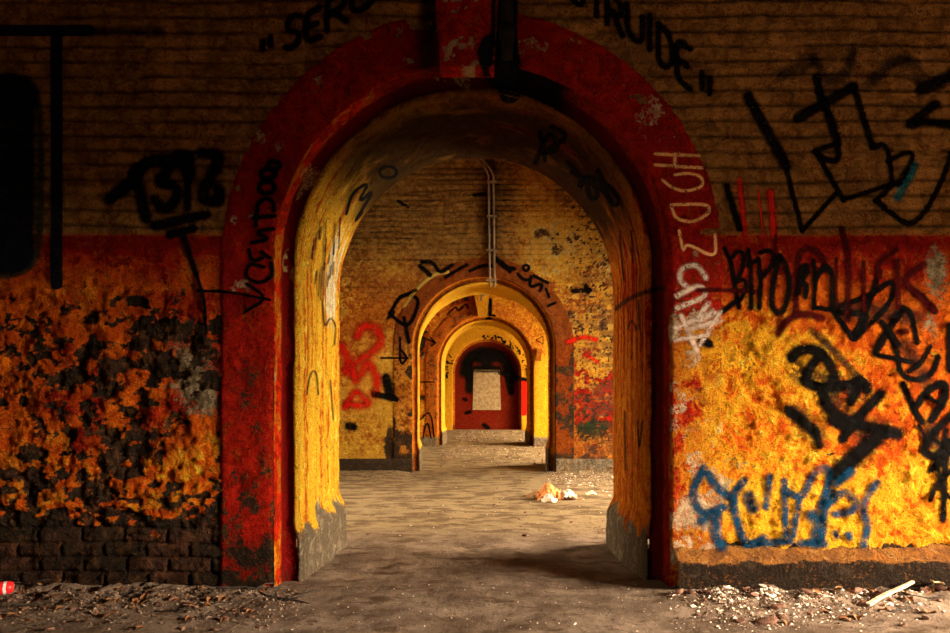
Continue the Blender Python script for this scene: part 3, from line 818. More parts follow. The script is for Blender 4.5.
tag(1, 'thick black spray letters slanting down the yellow wall', BLACK, [
    (11, [(792, 358), (798, 350), (817, 349), (832, 366), (834, 382)]), (10, [(820, 354), (801, 382), (827, 389), (865, 381), (867, 389)]), (10, [(860, 380), (851, 401)]),
    (11, [(822, 389), (827, 408), (848, 422), (898, 434)]), (10, [(881, 394), (855, 420), (843, 439)]), (15, [(881, 434), (848, 463), (836, 474)]), (11, [(833, 420), (850, 428)]),
    (10, [(789, 410), (805, 422), (815, 432)]), (7, [(815, 432), (820, 446)])])
tag(1, 'black curling spray lines at the right edge of the wall', BLACK, [
    (6, [(888, 330), (898, 354), (900, 375), (917, 381), (933, 373), (938, 357)]), (5, [(877, 355), (912, 362)]), (7, [(903, 384), (914, 410), (922, 422)]),
    (8, [(914, 408), (931, 387), (945, 382), (946, 399), (931, 420)]), (9, [(955, 412), (929, 437), (924, 453), (936, 458), (955, 438)]), (7, [(931, 470), (955, 446)]),
    (6, [(949, 325), (949, 370)]), (6, [(946, 430), (943, 520)]), (4, [(935, 440), (950, 452)]), (4, [(926, 395), (938, 404), (944, 392)]), (5, [(952, 470), (936, 484), (930, 500)]), (4, [(936, 460), (941, 490), (950, 498)]), (4, [(918, 425), (926, 440), (921, 452)]), (5, [(908, 372), (922, 362), (930, 346)])])
tag(1, 'blue spray letters just above the stone plinth', BLUE, [
    (9, [(704, 468), (717, 488), (728, 496)]), (9, [(702, 472), (691, 494), (702, 516), (724, 507)]), (11, [(702, 521), (720, 512), (713, 532), (722, 547)]),
    (9, [(744, 481), (733, 494), (735, 516), (746, 547), (764, 538)]), (7, [(770, 476), (766, 507)]), (13, [(749, 497), (753, 508)]), (8, [(746, 545), (790, 541)]),
    (7, [(784, 481), (786, 539)]), (8, [(784, 490), (802, 499), (813, 474), (826, 465), (830, 479), (821, 507)]), (7, [(799, 501), (793, 536)]), (15, [(813, 516), (821, 523), (817, 538)]),
    (8, [(832, 492), (824, 512), (821, 538)]), (8, [(830, 503), (844, 490), (857, 501), (852, 512), (835, 514)]), (8, [(877, 483), (861, 505), (868, 527), (863, 545)]), (7, [(835, 533), (836, 536)]),
    (7, [(848, 534), (849, 537)]), (9, [(851, 471), (836, 484)]), (9, [(800, 543), (824, 544)])])
tag(1, 'black spray letters running up the left leg of the red band', BLACK, [
    (3.5, [(247, 284), (268, 298), (245, 312)]), (4, [(271, 263), (273, 277), (259, 284), (245, 277), (249, 263), (264, 267)]), (4, [(249, 250), (252, 262), (263, 258)]), (4, [(262, 252), (270, 258)]),
    (4.5, [(252, 243), (271, 239), (254, 232), (273, 229)]), (4.5, [(254, 218), (275, 216)]), (4.5, [(256, 226), (257, 212)]), (4.5, [(274, 211), (274, 202), (265, 198), (258, 204), (258, 210)]),
    (5, ell(267, 188, 8, 6)), (5.5, ell(268, 174, 7, 5)), (5.5, ell(274, 166, 6, 4)), (3, [(198, 291), (232, 292), (270, 300)])])
tag(1, 'cream painted letters running down the right leg of the red band', CREAM, [
    (4, [(655, 154), (699, 156)]), (4, [(655, 165), (702, 168)]), (4, [(675, 154), (675, 166)]), (3.6, [(662, 180), (672, 188), (685, 192), (703, 187), (702, 177), (690, 173), (675, 175)]),
    (3.8, [(671, 205), (708, 204), (710, 213), (693, 223), (675, 219), (671, 205)]), (3.8, [(679, 231), (683, 253), (686, 243), (716, 259), (715, 235)])])
tag(1, 'white tangled painted letters on the right leg of the red band', WHITE, [
    (6, [(706, 278), (697, 264), (681, 268), (679, 280), (688, 288)]), (6, [(677, 296), (700, 284), (708, 296), (677, 308)]), (6, [(708, 304), (693, 324), (724, 308), (675, 328)]),
    (6, [(681, 316), (697, 351)]), (5, [(675, 340), (708, 335)]), (6, [(688, 330), (720, 320)]), (5, [(720, 312), (700, 345)])])
tag(1, 'black blot on the right leg of the red band', BLACK, [(9, [(702, 340), (709, 344)]), (5, [(722, 312), (738, 300)])])
tag(1, 'thin dark spray line across the right jamb', SOFTB, [(5, [(616, 309), (630, 298), (646, 292)]), (5, [(648, 291), (664, 288)])])
tag(1, 'black scribbled tags on the upper right of the soffit', BLACK, [
    (4.5, [(568, 162), (583, 180), (578, 190), (588, 172), (600, 196), (590, 200), (586, 176), (606, 182), (622, 202), (612, 207), (598, 170)]), (4, [(572, 172), (598, 186), (612, 200)]),
    (4.5, [(535, 163), (550, 128), (560, 150), (542, 154), (570, 136), (552, 126)]), (4.5, [(545, 160), (540, 132)])])
tag(1, 'thin black loops on the upper left of the soffit', BLACK, [(3, ell(388, 172, 9, 6)), (3, [(346, 214), (352, 192), (370, 181), (356, 205), (376, 187), (352, 225), (362, 212)]), ])
rs = random.Random(9)
tag(1, 'thin dark streaks on the left of the soffit at the springing', SOFTB, [(rs.uniform(1.2, 2.2), [(x_, y_), (x_ - 1.5, y_ + rs.uniform(10, 34))]) for x_, y_ in [(rs.uniform(312, 343), rs.uniform(212, 280)) for _ in range(20)]])
tag(1, 'thin brown drawn loops low on the left jamb', SOFTB, [(2.2, [(322, 300), (324, 330), (330, 316), (336, 326), (334, 345)]), (2, [(306, 395), (310, 372), (316, 370), (318, 395)]), (2, [(330, 380), (333, 420)])])
tag(1, 'brown streaks running down the right jamb', SOFTB, [(2.4, [(620, 235), (624, 280)]), (2.2, [(632, 230), (633, 262)]), (2.2, [(639, 300), (640, 330)]), (2, [(628, 330), (632, 318), (637, 330)]), (2, [(625, 410), (626, 470)]), (2, [(638, 420), (640, 455), (643, 420)])])
tag(1, 'black painted vertical and horizontal bars', PITCH, [(13, [(57, 34), (57, 284)]), (12, [(-30, 31), (90, 31)])], sharp=True, lift=.006)
tag(1, 'faded end of the black painted horizontal bar', FAINT, [(10, [(90, 31), (160, 32)])])
tag(1, 'dark green halo round the black painted rectangle', GREENY, [(8, [(-20, 76), (18, 76), (36, 88), (41, 120), (41, 230), (36, 262), (18, 275), (-20, 277)])])
tag(1, 'black painted rectangle with rounded corners', PITCH, [(46, [(-42, 98), (16, 98)]), (46, [(-42, 252), (14, 252)]), (78, [(0, 112), (0, 238)])], sharp=True, step=2.5, lift=.012)
tag(1, 'black tar stain running over the crown of the arch', PITCH, [(20, [(505, -20), (504, 30), (506, 60)]), (30, [(497, 52), (503, 70)]), (17, [(505, 66), (510, 92)]), (10, [(486, 62), (500, 45)])])
tag(1, 'soot stain beside the keystone', FAINT, [(20, [(428, -10), (430, 62)])])  # dark upright strip on the band, left of the keystone

GLYPH = {'S': [[(1, .12), (.6, 0), (.1, .1), (.1, .38), (.9, .6), (.95, .88), (.5, 1), (0, .88)]], 'E': [[(1, 0), (0, 0), (0, 1), (1, 1)], [(0, .5), (.8, .5)]],
         'R': [[(0, 1), (0, 0), (.8, 0), (1, .25), (.8, .5), (0, .5)], [(.4, .5), (1, 1)]], 'U': [[(0, 0), (0, .85), (.5, 1), (1, .85), (1, 0)]],
         'T': [[(0, 0), (1, 0)], [(.5, 0), (.5, 1)]], 'I': [[(.5, 0), (.5, 1)]], 'D': [[(0, 0), (0, 1), (.6, 1), (1, .7), (1, .3), (.6, 0), (0, 0)]], '"': [[(.15, .3), (.15, .75)], [(.85, .3), (.85, .75)]]}
def letters(spec, w, slope):
    out = []
    for ch, x0, y0, x1, y1 in spec:
        for st in GLYPH[ch]:
            out.append((w, [(x0 + (x1 - x0) * u, y0 + (y1 - y0) * v + slope * (u - .5) * (x1 - x0)) for u, v in st]))
    return out
tag(1, 'black block letters over the left of the arch', BLACK, letters([('"', 261, 36, 272, 50), ('S', 286, 16, 300, 48), ('E', 306, 11, 320, 40), ('R', 327, -4, 346, 26), ('U', 352, -14, 374, 10)], 6.5, -.5))
tag(1, 'black block letters over the right of the arch', BLACK, letters([('S', 570, -24, 584, 4), ('T', 589, -14, 604, 16), ('R', 607, -2, 622, 30), ('U', 627, 11, 642, 41), ('I', 645, 16, 654, 50), ('D', 658, 30, 672, 68), ('E', 676, 44, 690, 84), ('"', 700, 66, 711, 100)], 6, .8))

tag(2, 'black spray letters curving over the arch', BLACK, [
    (4, [(390, 314), (399, 297), (409, 294), (420, 300), (411, 324), (403, 325), (390, 314)]), (3.5, [(388, 318), (394, 312)]), (3.5, [(401, 297), (416, 290)]), (5, [(420, 266), (430, 275)]), (4, [(422, 262), (433, 262), (440, 274), (452, 265)]),
    (3.5, [(446, 277), (461, 268), (467, 265)]), (3.5, [(470, 271), (484, 265), (492, 266)]), (5, [(496, 259), (505, 268), (514, 269)]), (4, [(502, 262), (510, 272)]), (3, ell(526, 268, 3, 3)), (3.5, [(518, 274), (523, 280), (529, 280)]),
    (3.5, [(531, 277), (529, 288), (543, 283), (540, 291)]), (3.5, [(534, 276), (548, 283)]), (3, [(546, 289), (549, 297)]), (3, [(548, 306), (555, 303)])])
tag(2, 'olive yellow spray curve over the arch', OLIVE, [(4, [(404, 306), (417, 288), (434, 274), (448, 272)])])
tag(2, 'black smear on the pale wall right of the arch', BLACK, [(5, [(573, 291), (590, 290)]), (5, [(586, 286), (588, 292)]), (3, [(398, 201), (408, 207)]), (4, [(474, 195), (486, 194)])])
tag(2, 'red sprayed figures left of the arch', RED, [
    (11, [(357, 337), (363, 325), (378, 328), (382, 345), (364, 357), (346, 368)]), (11, [(346, 372), (360, 378), (368, 360), (378, 379), (375, 394)]), (9, [(346, 407), (356, 388), (372, 407), (346, 404)]), (11, [(342, 346), (350, 364)]), (9, [(352, 366), (356, 382)])])
tag(2, 'thin black arrow and dark blotches left of the arch', BLACK, [(2, [(381, 358), (408, 358)]), (2.5, [(400, 338), (400, 366), (408, 358), (401, 350)]), (10, [(386, 378), (391, 396)]), (6, [(374, 394), (396, 399)]), (8, [(349, 426), (354, 427)]), (4, [(404, 318), (409, 342)])])
tag(2, 'orange red sprayed patches right of the arch', RED, [(6, [(568, 342), (584, 336), (596, 340)]), (5, [(586, 355), (598, 362)])])
tag(2, 'dark blue green blotch low right of the arch', GREENY, [(14, [(586, 434), (604, 430)]), (9, [(580, 428), (592, 424)])])
tag(2, 'soot line above the arch', FAINT, [(11, [(491, 160), (491, 262)])])
tag(3, 'black thin figure drawn left of the arch', BLACK, [(1.6, [(420, 420), (424, 416), (428, 412), (432, 418), (434, 437)]), (1.6, [(423, 438), (425, 426), (428, 422), (431, 438)]), (1.4, [(420, 336), (436, 343)]), (1.4, [(430, 337), (436, 343), (431, 346)]), (1.5, [(420, 382), (434, 382)])])
tag(3, 'red triangle drawn right of the arch', DRED, [(1.4, [(536, 340), (543, 336), (543, 344), (536, 340)])], sharp=True)
tag(3, 'dark red scrawl left of the keystone', DRED, [(2.5, [(448, 314), (456, 306), (458, 312), (466, 303), (468, 308)])])
tag(3, 'black mark beside the keystone', BLACK, [(4, [(490, 300), (490, 318)]), (4, [(487, 318), (494, 316)])])
rs = random.Random(3); SCR = []
for a0, a1, n in ((152, 184, 9), (52, 100, 13), (2, 48, 12)):
    for k in range(n):
        a = math.radians(a0 + (a1 - a0) * (k + rs.uniform(-.3, .3)) / n); r = 41 + rs.uniform(-2.5, 2.5)
        x0, y0 = 487.5 + r * math.cos(a), 377 - r * math.sin(a)
        SCR.append((rs.uniform(.9, 1.8), [(x0, y0), (x0 + rs.uniform(-3, 3), y0 + rs.uniform(-4, 4)), (x0 + rs.uniform(-3, 3), y0 + rs.uniform(-3, 3))]))
tag(4, 'black scribbles curving round the arch', BLACK, SCR)
tag(4, 'bright red painted stripe on the right of the arch', ink('signal_red_paint', (.9, .012, .006), 1, .1, .7), [(7.5, [(523.5, 385), (523.5, 411)])])
tag(4, 'black soot blotches on the infilled arch', ink('soot', (.006, .005, .004), 1.0, .25, .3), [(9, [(474, 356), (498, 357)]), (7, [(476, 369), (498, 369)]), (13, [(465, 372), (467, 360), (478, 352), (492, 352), (506, 360), (512, 378)]), (8, [(469, 366), (469, 390)]), (7, [(507, 370), (511, 392)]), (15, [(482, 358), (487, 362)]), (4, [(500, 373), (527, 380)]),
    (4, [(466, 413), (470, 412)]), (5, [(484, 425), (488, 428)]), (4, [(464, 399), (466, 400)])])

# ------------------------------------------------------------------ conduits
M_COND = simple_mat('conduit_metal', (.10, .06, .03), (.2, .13, .06), 12, rough=.6, spec=.4)
M_DARKC = simple_mat('black_pipe_iron', (.008, .007, .007), (.016, .013, .011), 14, rough=.95, spec=.05)
def up_w(px, py, d): x, z = w_of(px, py, d); return Vector((x, d, z))
d = F2 - .07
root = link('cable_conduit', None, label='twin metal cable conduit running down the second wall to the crown of its arch', cat='conduit'); root.location = up_w(492, 290, d)
def rel(o, p): return Vector(p) - o.location
for k, off in enumerate((-2.4, 2.4)):
    mb = MB(); mb.tube([rel(root, p) for p in (up_w(474 + off, 150, d - .05), up_w(481 + off, 161, d - .04), up_w(488 + off, 169, d - .02), up_w(491 + off, 176, d), up_w(491.5 + off, 230, d), up_w(492 + off, 270, d), up_w(492.5 + off, 287, d))], .017, 8)
    link('conduit_tube', mb.mesh('conduit_tube'), M_COND, root)
for py in (182, 216, 250, 280):
    mb = MB(); c = rel(root, up_w(491.6, py, d)); mb.box(c + Vector((0, .008, 0)), (.16, .05, .03))
    o = link('clip', mb.mesh('clip', False), M_COND, root); bevel(o, .004)
d = F1 - .075
root = link('drain_pipe', None, label='black iron pipe end hanging beside the keystone of the nearest arch', cat='pipe'); root.location = up_w(507, 60, d)
mb = MB(); mb.tube([rel(root, p) for p in (up_w(507, -200, d), up_w(507, 0, d), up_w(507, 58, d))], .032, 14); link('pipe_tube', mb.mesh('pipe_tube'), M_DARKC, root)
mb = MB(); mb.tube([rel(root, up_w(507, 26, d)), rel(root, up_w(507, 40, d))], .042, 14); link('collar', mb.mesh('collar'), M_DARKC, root)
mb = MB(); mb.box(rel(root, up_w(507, 33, d) + Vector((0, .045, 0))), (.03, .06, .03)); link('bracket', mb.mesh('bracket', False), M_DARKC, root)

# ------------------------------------------------------------------ litter
def fz(x, y): return float(floor_h(x, y))
def on_floor(px, py):
    d = EYE * FPX / (py - VPY)
    for _ in range(4):
        x = (px - VPX) * d / FPX; d = (EYE - fz(x, d)) * FPX / (py - VPY)
    return (px - VPX) * d / FPX, d
def chip_mesh(name, seed, flat=.45, ang=True):
    rs = np.random.RandomState(seed)
    import bmesh
    bm = bmesh.new(); bmesh.ops.create_icosphere(bm, subdivisions=3, radius=.5)
    pl = [(rs.normal(size=3), rs.uniform(.18, .40)) for _ in range(16)]
    for v in bm.verts:
        p = np.array(v.co)
        for n_, dd in pl:
            n_ = n_ / np.linalg.norm(n_); k = p @ n_
            if k > dd: p = p - n_ * (k - dd)
        v.co = Vector((p[0] * 1.25, p[1] * .9, p[2] * flat * 1.1))
    zmin = min(v.co.z for v in bm.verts)
    for v in bm.verts: v.co.z -= zmin
    me = bpy.data.meshes.new(name); bm.to_mesh(me); bm.free(); return me
def leaf_mesh(name, seed):
    rs = np.random.RandomState(seed); n = 9; V = []; F = []
    for th in (0, .012):
        for i in range(n):
            u = i / (n - 1); w = .30 * math.sin(math.pi * min(1, u * .96 + .03)) ** .8
            for j in (-1, -.5, 0, .5, 1):
                V.append((u - .5, w * j, .10 + .12 * math.sin(u * 3 + seed) + .16 * abs(j) * w / .3 * (.6 + .6 * math.sin(seed + u * 4)) + th + rs.uniform(-.01, .01) * (th == 0)))
    for s in range(2):
        for i in range(n - 1):
            for j in range(4):
                a = s * n * 5 + i * 5 + j; q = (a, a + 1, a + 6, a + 5); F.append(q if s else q[::-1])
    m = n * 5
    for i in range(n - 1):
        F.append((i * 5, i * 5 + 5, m + i * 5 + 5, m + i * 5)); F.append((i * 5 + 4, m + i * 5 + 4, m + i * 5 + 9, i * 5 + 9))
    zmin = min(v[2] for v in V); V = [(a, b, c - zmin) for a, b, c in V]
    me = bpy.data.meshes.new(name); me.from_pydata(V, [], F); me.update()
    me.polygons.foreach_set('use_smooth', [True] * len(me.polygons)); return me
M_PLAS = simple_mat('plaster_chip_white', (.88, .74, .58), (.58, .44, .32), 20)
M_BRK = simple_mat('brick_chip_red', (.22, .09, .05), (.10, .05, .03), 20)
M_LEAF = simple_mat('dry_leaf_brown', (.30, .12, .035), (.12, .05, .02), 15)
M_PALEL = simple_mat('dry_leaf_pale', (.75, .50, .26), (.5, .3, .12), 15)
CH_P = [chip_mesh('plaster_chip', s, .35) for s in range(5)]
CH_B = [chip_mesh('brick_fragment', s + 20, .5) for s in range(5)]
LF = [leaf_mesh('dead_leaf', s) for s in range(4)]
for m in CH_P: m.materials.append(M_PLAS)
for m in CH_B: m.materials.append(M_BRK)
for m in LF: m.materials.append(M_LEAF)

def drop(name, me, px, py, size, label, cat, group, rz=None, sx=1.0):
    x, y = on_floor(px, py)
    lim = F1 - .16 if x > .95 else F1 - .06
    if abs(x - XC) > .9 and y > lim and y < F1 + 1.3: y = lim
    o = bpy.data.objects.new(name, me); COL.objects.link(o)
    o.location = (x, y, fz(x, y) - .004); o.scale = (size * sx, size, size)
    o.rotation_euler = (random.uniform(-.12, .12), random.uniform(-.12, .12), random.uniform(0, 6.28) if rz is None else rz)
    o['label'] = label; o['category'] = cat
    if group: o['group'] = group
    return o
R = random.uniform
for i in range(70):
    px = random.triangular(672, 950, 730); drop('plaster_chip', random.choice(CH_P), px, random.triangular(577, 618, 582), R(.014, .05), 'small pale plaster chip in the litter below the right wall', 'plaster chip', 'pale plaster chips below the right wall')
for i in range(45):
    drop('brick_fragment', random.choice(CH_B), R(672, 950), random.triangular(577, 632, 586), R(.015, .07), 'small brown brick fragment in the litter below the right wall', 'brick fragment', 'brick fragments below the right wall')
for i in range(45):
    drop('dead_leaf', random.choice(LF), random.triangular(690, 950, 880), random.triangular(578, 630, 586), R(.035, .075), 'curled brown dead leaf in the litter below the right wall', 'leaf', 'dead leaves below the right wall')
for i in range(70):
    drop('dead_leaf', random.choice(LF), R(0, 285), random.triangular(584, 633, 596), R(.03, .07), 'curled brown dead leaf on the floor before the left wall', 'leaf', 'dead leaves before the left wall')
for i in range(35):
    drop('brick_fragment', random.choice(CH_B), R(0, 285), R(584, 633), R(.012, .045), 'small brown brick fragment on the floor before the left wall', 'brick fragment', 'brick fragments before the left wall')
for i in range(14):
    drop('plaster_chip', random.choice(CH_P), R(0, 330), R(582, 630), R(.01, .022), 'small pale plaster chip on the floor before the left wall', 'plaster chip', 'pale plaster chips before the left wall')
for i in range(40):
    drop('plaster_chip', random.choice(CH_P), R(552, 612), R(464, 500), R(.015, .06), 'small pale plaster chip on the floor beyond the nearest arch, to the right', 'plaster chip', 'pale plaster chips beyond the nearest arch')
for i in range(24):
    drop('brick_fragment', random.choice(CH_B), R(350, 610), R(474, 540), R(.015, .05), 'small brown brick fragment on the floor beyond the nearest arch', 'brick fragment', 'brick fragments beyond the nearest arch')
for i in range(30):
    drop('brick_fragment', random.choice(CH_B), R(440, 545), R(440, 468), R(.03, .09), 'small rubble fragment on the floor between the second and third arches', 'brick fragment', 'rubble between the second and third arches')
# singled-out pieces
o = drop('brick_fragment', CH_B[1], 779, 608, .085, 'dark brown brick shard, the rearmost of two lying below the blue letters', 'brick fragment', None, .2); o.scale.z = .06
o = drop('brick_fragment', CH_B[3], 771, 622, .15, 'large flat brown brick shard at the bottom edge below the blue letters', 'brick fragment', None, .5); o.scale.z = .06
o = drop('brick_fragment', CH_B[2], 866, 606, .07, 'brown brick fragment at the lower end of the pale stick', 'brick fragment', None, 1.0)
o = drop('dead_leaf', LF[2].copy(), 908, 584, .11, 'pale cream leaf at the upper end of the pale stick', 'leaf', None, .8); o.data.materials.clear(); o.data.materials.append(M_PALEL)
o.location.z += .03
o = drop('plaster_chip', CH_P[2], 575, 624, .03, 'yellowish chip on the bare floor before the middle of the nearest arch', 'plaster chip', None)
for px, py, s in ((738, 588, .06), (748, 590, .05), (728, 585, .05), (795, 586, .04), (812, 590, .035), (888, 582, .05)):
    drop('plaster_chip', CH_P[int(px) % 5], px, py, s, 'larger white plaster flake close to the plinth', 'plaster chip', 'white plaster flakes close to the plinth')
# pale stick
xa, ya = on_floor(868, 607); A = Vector((xa, ya, fz(xa, ya) + .012)); Bp = Vector(((913 - VPX) * 3.36 / FPX, 3.36, EYE - (581 - VPY) * 3.36 / FPX))
mb = MB(); dv = (Bp - A); L = dv.length; q = dv.to_track_quat('X', 'Z').to_matrix()
mb2 = MB(); n = 10
for i in range(n):
    for (a, b) in ((-1, -1), (1, -1), (1, 1), (-1, 1)):
        u = i / (n - 1); w = .011 * (1 - .25 * u) + R(-.001, .001)
        mb2.v.append(tuple(q @ Vector((u * L, a * w, b * .006 + .004 * math.sin(u * 5)))))
for i in range(n - 1):
    for k in range(4): mb2.f.append((i * 4 + k, i * 4 + (k + 1) % 4, i * 4 + 4 + (k + 1) % 4, i * 4 + 4 + k))
mb2.f += [(3, 2, 1, 0), (4 * n - 4, 4 * n - 3, 4 * n - 2, 4 * n - 1)]
o = link('wooden_stick', mb2.mesh('wooden_stick', False), simple_mat('pale_wood', (.62, .48, .33), (.4, .26, .15), 18), label='pale split wooden stick leaning on the litter below the right wall', cat='stick'); o.location = A
# twigs on the left
M_TWIG = simple_mat('dark_twig', (.05, .032, .02), (.02, .014, .01), 20)
TW = []
for s in range(3):
    mb = MB(); rs = random.Random(s); p = Vector((-.5, 0, 0)); pts = []
    for k in range(8): pts.append(Vector((-.5 + k / 7, rs.uniform(-.05, .05), .03 + rs.uniform(0, .04))))
    mb.tube(pts, [.022 - .0018 * k for k in range(8)], 6)
    mb.tube([pts[4], pts[4] + Vector((.14, .16, .05)), pts[4] + Vector((.26, .22, .04))], [.014, .01, .006], 5)
    me = mb.mesh('twig'); me.materials.append(M_TWIG); TW.append(me)
for px, py, s, rz in ((250, 590, .34, .1), (285, 601, .30, -.25), (230, 604, .26, .3), (300, 596, .22, .5), (60, 578, .30, -.4), (120, 596, .22, .2), (175, 612, .2, -.1), (40, 606, .24, .35), (700, 618, .12, .2), (880, 596, .2, .7), (930, 600, .25, -.3), (905, 610, .2, .3), (610, 612, .1, 1)):
    left = px < 400
    drop('twig', TW[int(px) % 3], px, py, s, 'thin dark twig on the floor before the left wall' if left else 'thin dark twig on the floor before the right wall', 'twig', 'twigs before the left wall' if left else 'twigs before the right wall', rz)

# red can at the left edge
root = link('drink_can', None, label='red and white drink can lying on its side at the left edge', cat='can')
cx, cy = (-1 - VPX) * 3.3 / FPX, 3.3
root.location = (cx, cy, fz(cx, cy) + .036); root.rotation_euler = (0, 0, math.radians(25))
def lathe_x(prof, n=28):
    mb = MB(); vs = [(x, r * math.cos(2 * math.pi * k / n), r * math.sin(2 * math.pi * k / n)) for x, r in prof for k in range(n)]
    mb.add(vs, [(i * n + k, i * n + (k + 1) % n, (i + 1) * n + (k + 1) % n, (i + 1) * n + k) for i in range(len(prof) - 1) for k in range(n)]); return mb
M_RED = simple_mat('can_red', (.75, .02, .02), (.55, .012, .012), 10, rough=.35, bump=.05, spec=.5)
M_WHT = simple_mat('can_white', (.8, .76, .7), (.65, .6, .55), 10, rough=.35, bump=.05, spec=.5)
M_ALU = simple_mat('can_metal', (.6, .58, .55), (.45, .43, .4), 10, rough=.3, bump=.05, metal=.9)
link('can_body', lathe_x([(-.055, .033), (-.03, .033), (.022, .033)]).mesh('can_body'), M_RED, root, label='red can body')
link('can_stripe', lathe_x([(.022, .0331), (.03, .0331), (.036, .0331)]).mesh('can_stripe'), M_WHT, root, label='white stripe round the can')
link('can_end', lathe_x([(.036, .033), (.045, .033), (.055, .027), (.058, .026), (.057, .024), (.053, .023), (.053, .0001)]).mesh('can_end'), M_RED, root)
link('can_base', lathe_x([(-.055, .033), (-.061, .027), (-.062, .024), (-.057, .020), (-.054, .0001)]).mesh('can_base'), M_ALU, root)

# crumpled heap beyond the first arch
def crumple(name, seed, sx, sy, hz, n=26):
    u = np.linspace(-1, 1, n); A, B = np.meshgrid(u, u)
    r = np.sqrt(A * A + B * B); edge = .8 + .35 * fbm(np.arctan2(B, A) * 1.5 + 9, r * 0 + seed, seed, 3)
    x = A * edge * sx * (1 + .2 * (fbm(A * 2, B * 2, seed + 1, 3) - .5)); y = B * edge * sy * (1 + .2 * (fbm(A * 2 + 5, B * 2, seed + 2, 3) - .5))
    z = hz * np.exp(-r * r * 1.3) * (.4 + 1.2 * fbm(A * 1.6 + 3, B * 1.6, seed + 3, 3)) + np.abs(fbm(A * 3, B * 3, seed + 4, 3) - .5) * hz * 1.3
    V = np.stack([x, y, z], -1).reshape(-1, 3); V[:, 2] -= V[:, 2].min() - .002
    me = mesh_np(name, V, grid_quads(n, n), smooth=False)
    return me
M_PAP = simple_mat('dirty_white_paper', (.85, .74, .58), (.6, .48, .33), 10)
M_ORC = simple_mat('orange_cloth', (.70, .28, .07), (.42, .15, .04), 14)
M_BRC = simple_mat('brown_cardboard', (.32, .17, .07), (.2, .1, .04), 10)
for nm, px, py, sx, sy, hz, m, lab, ct, se in (
        ('crumpled_paper', 564, 499, .13, .12, .09, M_PAP, 'crumpled dirty white paper at the right of the small heap beyond the nearest arch', 'paper', 1),
        ('torn_cloth', 550, 499, .14, .12, .14, M_ORC, 'torn orange cloth bunched at the top of the small heap beyond the nearest arch', 'cloth', 2),
        ('cardboard_scrap', 537, 497, .13, .10, .06, M_BRC, 'flattened brown cardboard scrap at the left of the small heap beyond the nearest arch', 'cardboard', 3),
        ('crumpled_paper', 549, 502, .08, .06, .06, M_PAP, 'small white paper crumple in front of the orange cloth beyond the nearest arch', 'paper', 4),
        ('crumpled_paper', 591, 494, .06, .05, .03, M_PAP, 'lone white paper scrap lying to the right of the small heap beyond the nearest arch', 'paper', 5),
        ('cardboard_scrap', 573, 499, .10, .06, .03, M_BRC, 'thin brown cardboard strip at the right end of the small heap beyond the nearest arch', 'cardboard', 6)):
    x, y = on_floor(px, py); me = crumple(nm, se * 13, sx, sy, hz)
    o = link(nm, me, m, label=lab, cat=ct); o.location = (x, y, fz(x, y) - .004)
    s = o.modifiers.new('s', 'SOLIDIFY'); s.thickness = .003

# uncountable fine litter
HEAPS = [MB(), MB(), MB(), MB()]; rs = random.Random(5)
def crumb(px, py, s):
    x, y = on_floor(px, py)
    if abs(x - XC) > .92 and F1 - (.13 if x > .9 else .03) < y < F1 + 1.25: return
    z = fz(x, y); a = rs.uniform(0, 6.28); e = rs.uniform(.35, 1)
    pts = []
    for k in range(5):
        t_ = a + k * 1.2566; r = s * rs.uniform(.6, 1); pts.append((x + r * math.cos(t_), y + r * e * math.sin(t_), z + rs.uniform(-.2, .25) * s))
    top = (x, y, z + s * rs.uniform(.35, .8))
    HEAPS[0 if y < F1 + .6 else 1 if y < F2 + .6 else 2 if y < F3 + .6 else 3].add(pts + [top], [(k, (k + 1) % 5, 5) for k in range(5)])
for i in range(2600): crumb(rs.triangular(660, 950, 760), rs.triangular(572, 633, 582), rs.uniform(.003, .013))
for i in range(500): crumb(rs.triangular(690, 850, 750), rs.triangular(576, 604, 584), rs.uniform(.006, .018))
for i in range(1500): crumb(rs.uniform(0, 300), rs.triangular(578, 633, 588), rs.uniform(.003, .013))
for i in range(450): crumb(rs.uniform(280, 680), rs.uniform(584, 633), rs.uniform(.002, .007))
for i in range(600): crumb(rs.uniform(345, 612), rs.triangular(468, 545, 472), rs.uniform(.004, .014))
for i in range(500): crumb(rs.uniform(545, 614), rs.triangular(466, 492, 473), rs.uniform(.006, .022))
for i in range(200): crumb(rs.uniform(341, 415), rs.triangular(470, 482, 473), rs.uniform(.006, .02))
for i in range(350): crumb(rs.uniform(440, 546), rs.triangular(437, 468, 452), rs.uniform(.01, .035))
for i in range(250): crumb(rs.uniform(455, 525), rs.uniform(431, 442), rs.uniform(.015, .06))
t = NT('litter_crumbs', .9, .2)
nn = t.noise(60, 2); c = t.mix(t.step(nn, .48, .56), (.06, .03, .018), (.30, .18, .11)); c = t.mix(t.math('MULTIPLY', t.step(t.noise(47, 2), .54, .60), t.step(t.xyz()[0], -1.6, -.3, .12, 1)), c, (.78, .62, .46))
M_CRUMB = t.out(c)
for k, where in enumerate(('in front of the nearest arch', 'between the first and second arches', 'between the second and third arches', 'before the blocked last arch')):
    link('fine_litter', HEAPS[k].mesh('fine_litter', False), M_CRUMB, kind='stuff', label='fine crumbs of plaster and brick strewn over the floor ' + where, cat='litter')

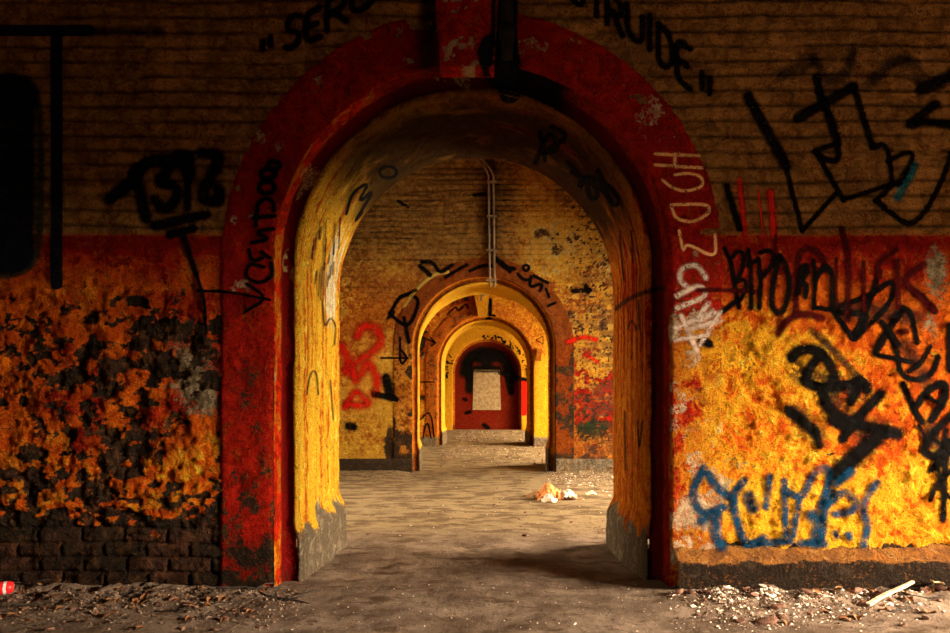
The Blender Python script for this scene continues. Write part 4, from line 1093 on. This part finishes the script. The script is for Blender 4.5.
# ------------------------------------------------------------------ light: daylight through the right window of each bay, plus added fill from the left
def sky_or_fill_light(i, power, z0, z1, dist, spread=180, col=(1, .86, .66), tilt=18, dy=0.0, wy=3.0, side=1):
    """a patch of bright sky outside a window: it stands well beyond the opening, so the lintel cuts it off from the upper walls"""
    w0, w1, _, _ = (WIN if side > 0 else FILL_WINL)[i]
    l = bpy.data.lights.new('window_daylight', 'AREA'); l.shape = 'RECTANGLE'
    l.size = z1 - z0; l.size_y = wy; l.energy = power; l.color = col; l.spread = math.radians(spread)
    o = bpy.data.objects.new('window_daylight', l); COL.objects.link(o); o['kind'] = 'helper'
    o.location = (side * (XR + .6 + dist), (w0 + w1) / 2 + dy, (z0 + z1) / 2)
    dirv = Vector((-side * math.cos(math.radians(tilt)), 0, -math.sin(math.radians(tilt))))
    o.rotation_euler = dirv.to_track_quat('-Z', 'Y').to_euler()
    return o
sky_or_fill_light(0, 9000, 1.3, 4.2, 1.9, dy=-.5, wy=2.6)
sky_or_fill_light(1, 6400, .9, 4.5, 1.9, col=(1, .84, .60), wy=4.0)
sky_or_fill_light(2, 8000, .9, 4.5, 1.9, col=(1, .82, .54), wy=3.6)
sky_or_fill_light(3, 6400, .9, 4.5, 1.9, col=(1, .80, .50), wy=3.6)
sky_or_fill_light(0, 1900, 1.0, 3.4, 1.9, wy=2.6, side=-1)  # added fill from the left, brightens the near left wall
sky_or_fill_light(1, 1700, 1.0, 3.4, 1.9, col=(1, .84, .60), wy=2.6, side=-1)  # added fill from the left, brightens the right reveal

wd = bpy.data.worlds.new('world'); SC.world = wd; wd.use_nodes = True
wd.node_tree.nodes['Background'].inputs[0].default_value = (.5, .55, .6, 1); wd.node_tree.nodes['Background'].inputs[1].default_value = .02

# ------------------------------------------------------------------ camera and view
cam = bpy.data.cameras.new('camera'); co = bpy.data.objects.new('camera', cam); COL.objects.link(co)
co.location = CAM; co.rotation_euler = (math.pi / 2, 0, 0)
cam.sensor_width = 36; cam.sensor_fit = 'HORIZONTAL'; cam.lens = FPX / 950 * 36
cam.shift_x = -(VPX - 475) / 950; cam.shift_y = (VPY - 316.5) / 950
cam.clip_start = .05; cam.clip_end = 100
SC.camera = co
vs = SC.view_settings; vs.view_transform = 'Standard'; vs.look = 'None'; vs.gamma = 1; vs.exposure = 0.12
try: vs.use_curve_mapping = False
except Exception: pass
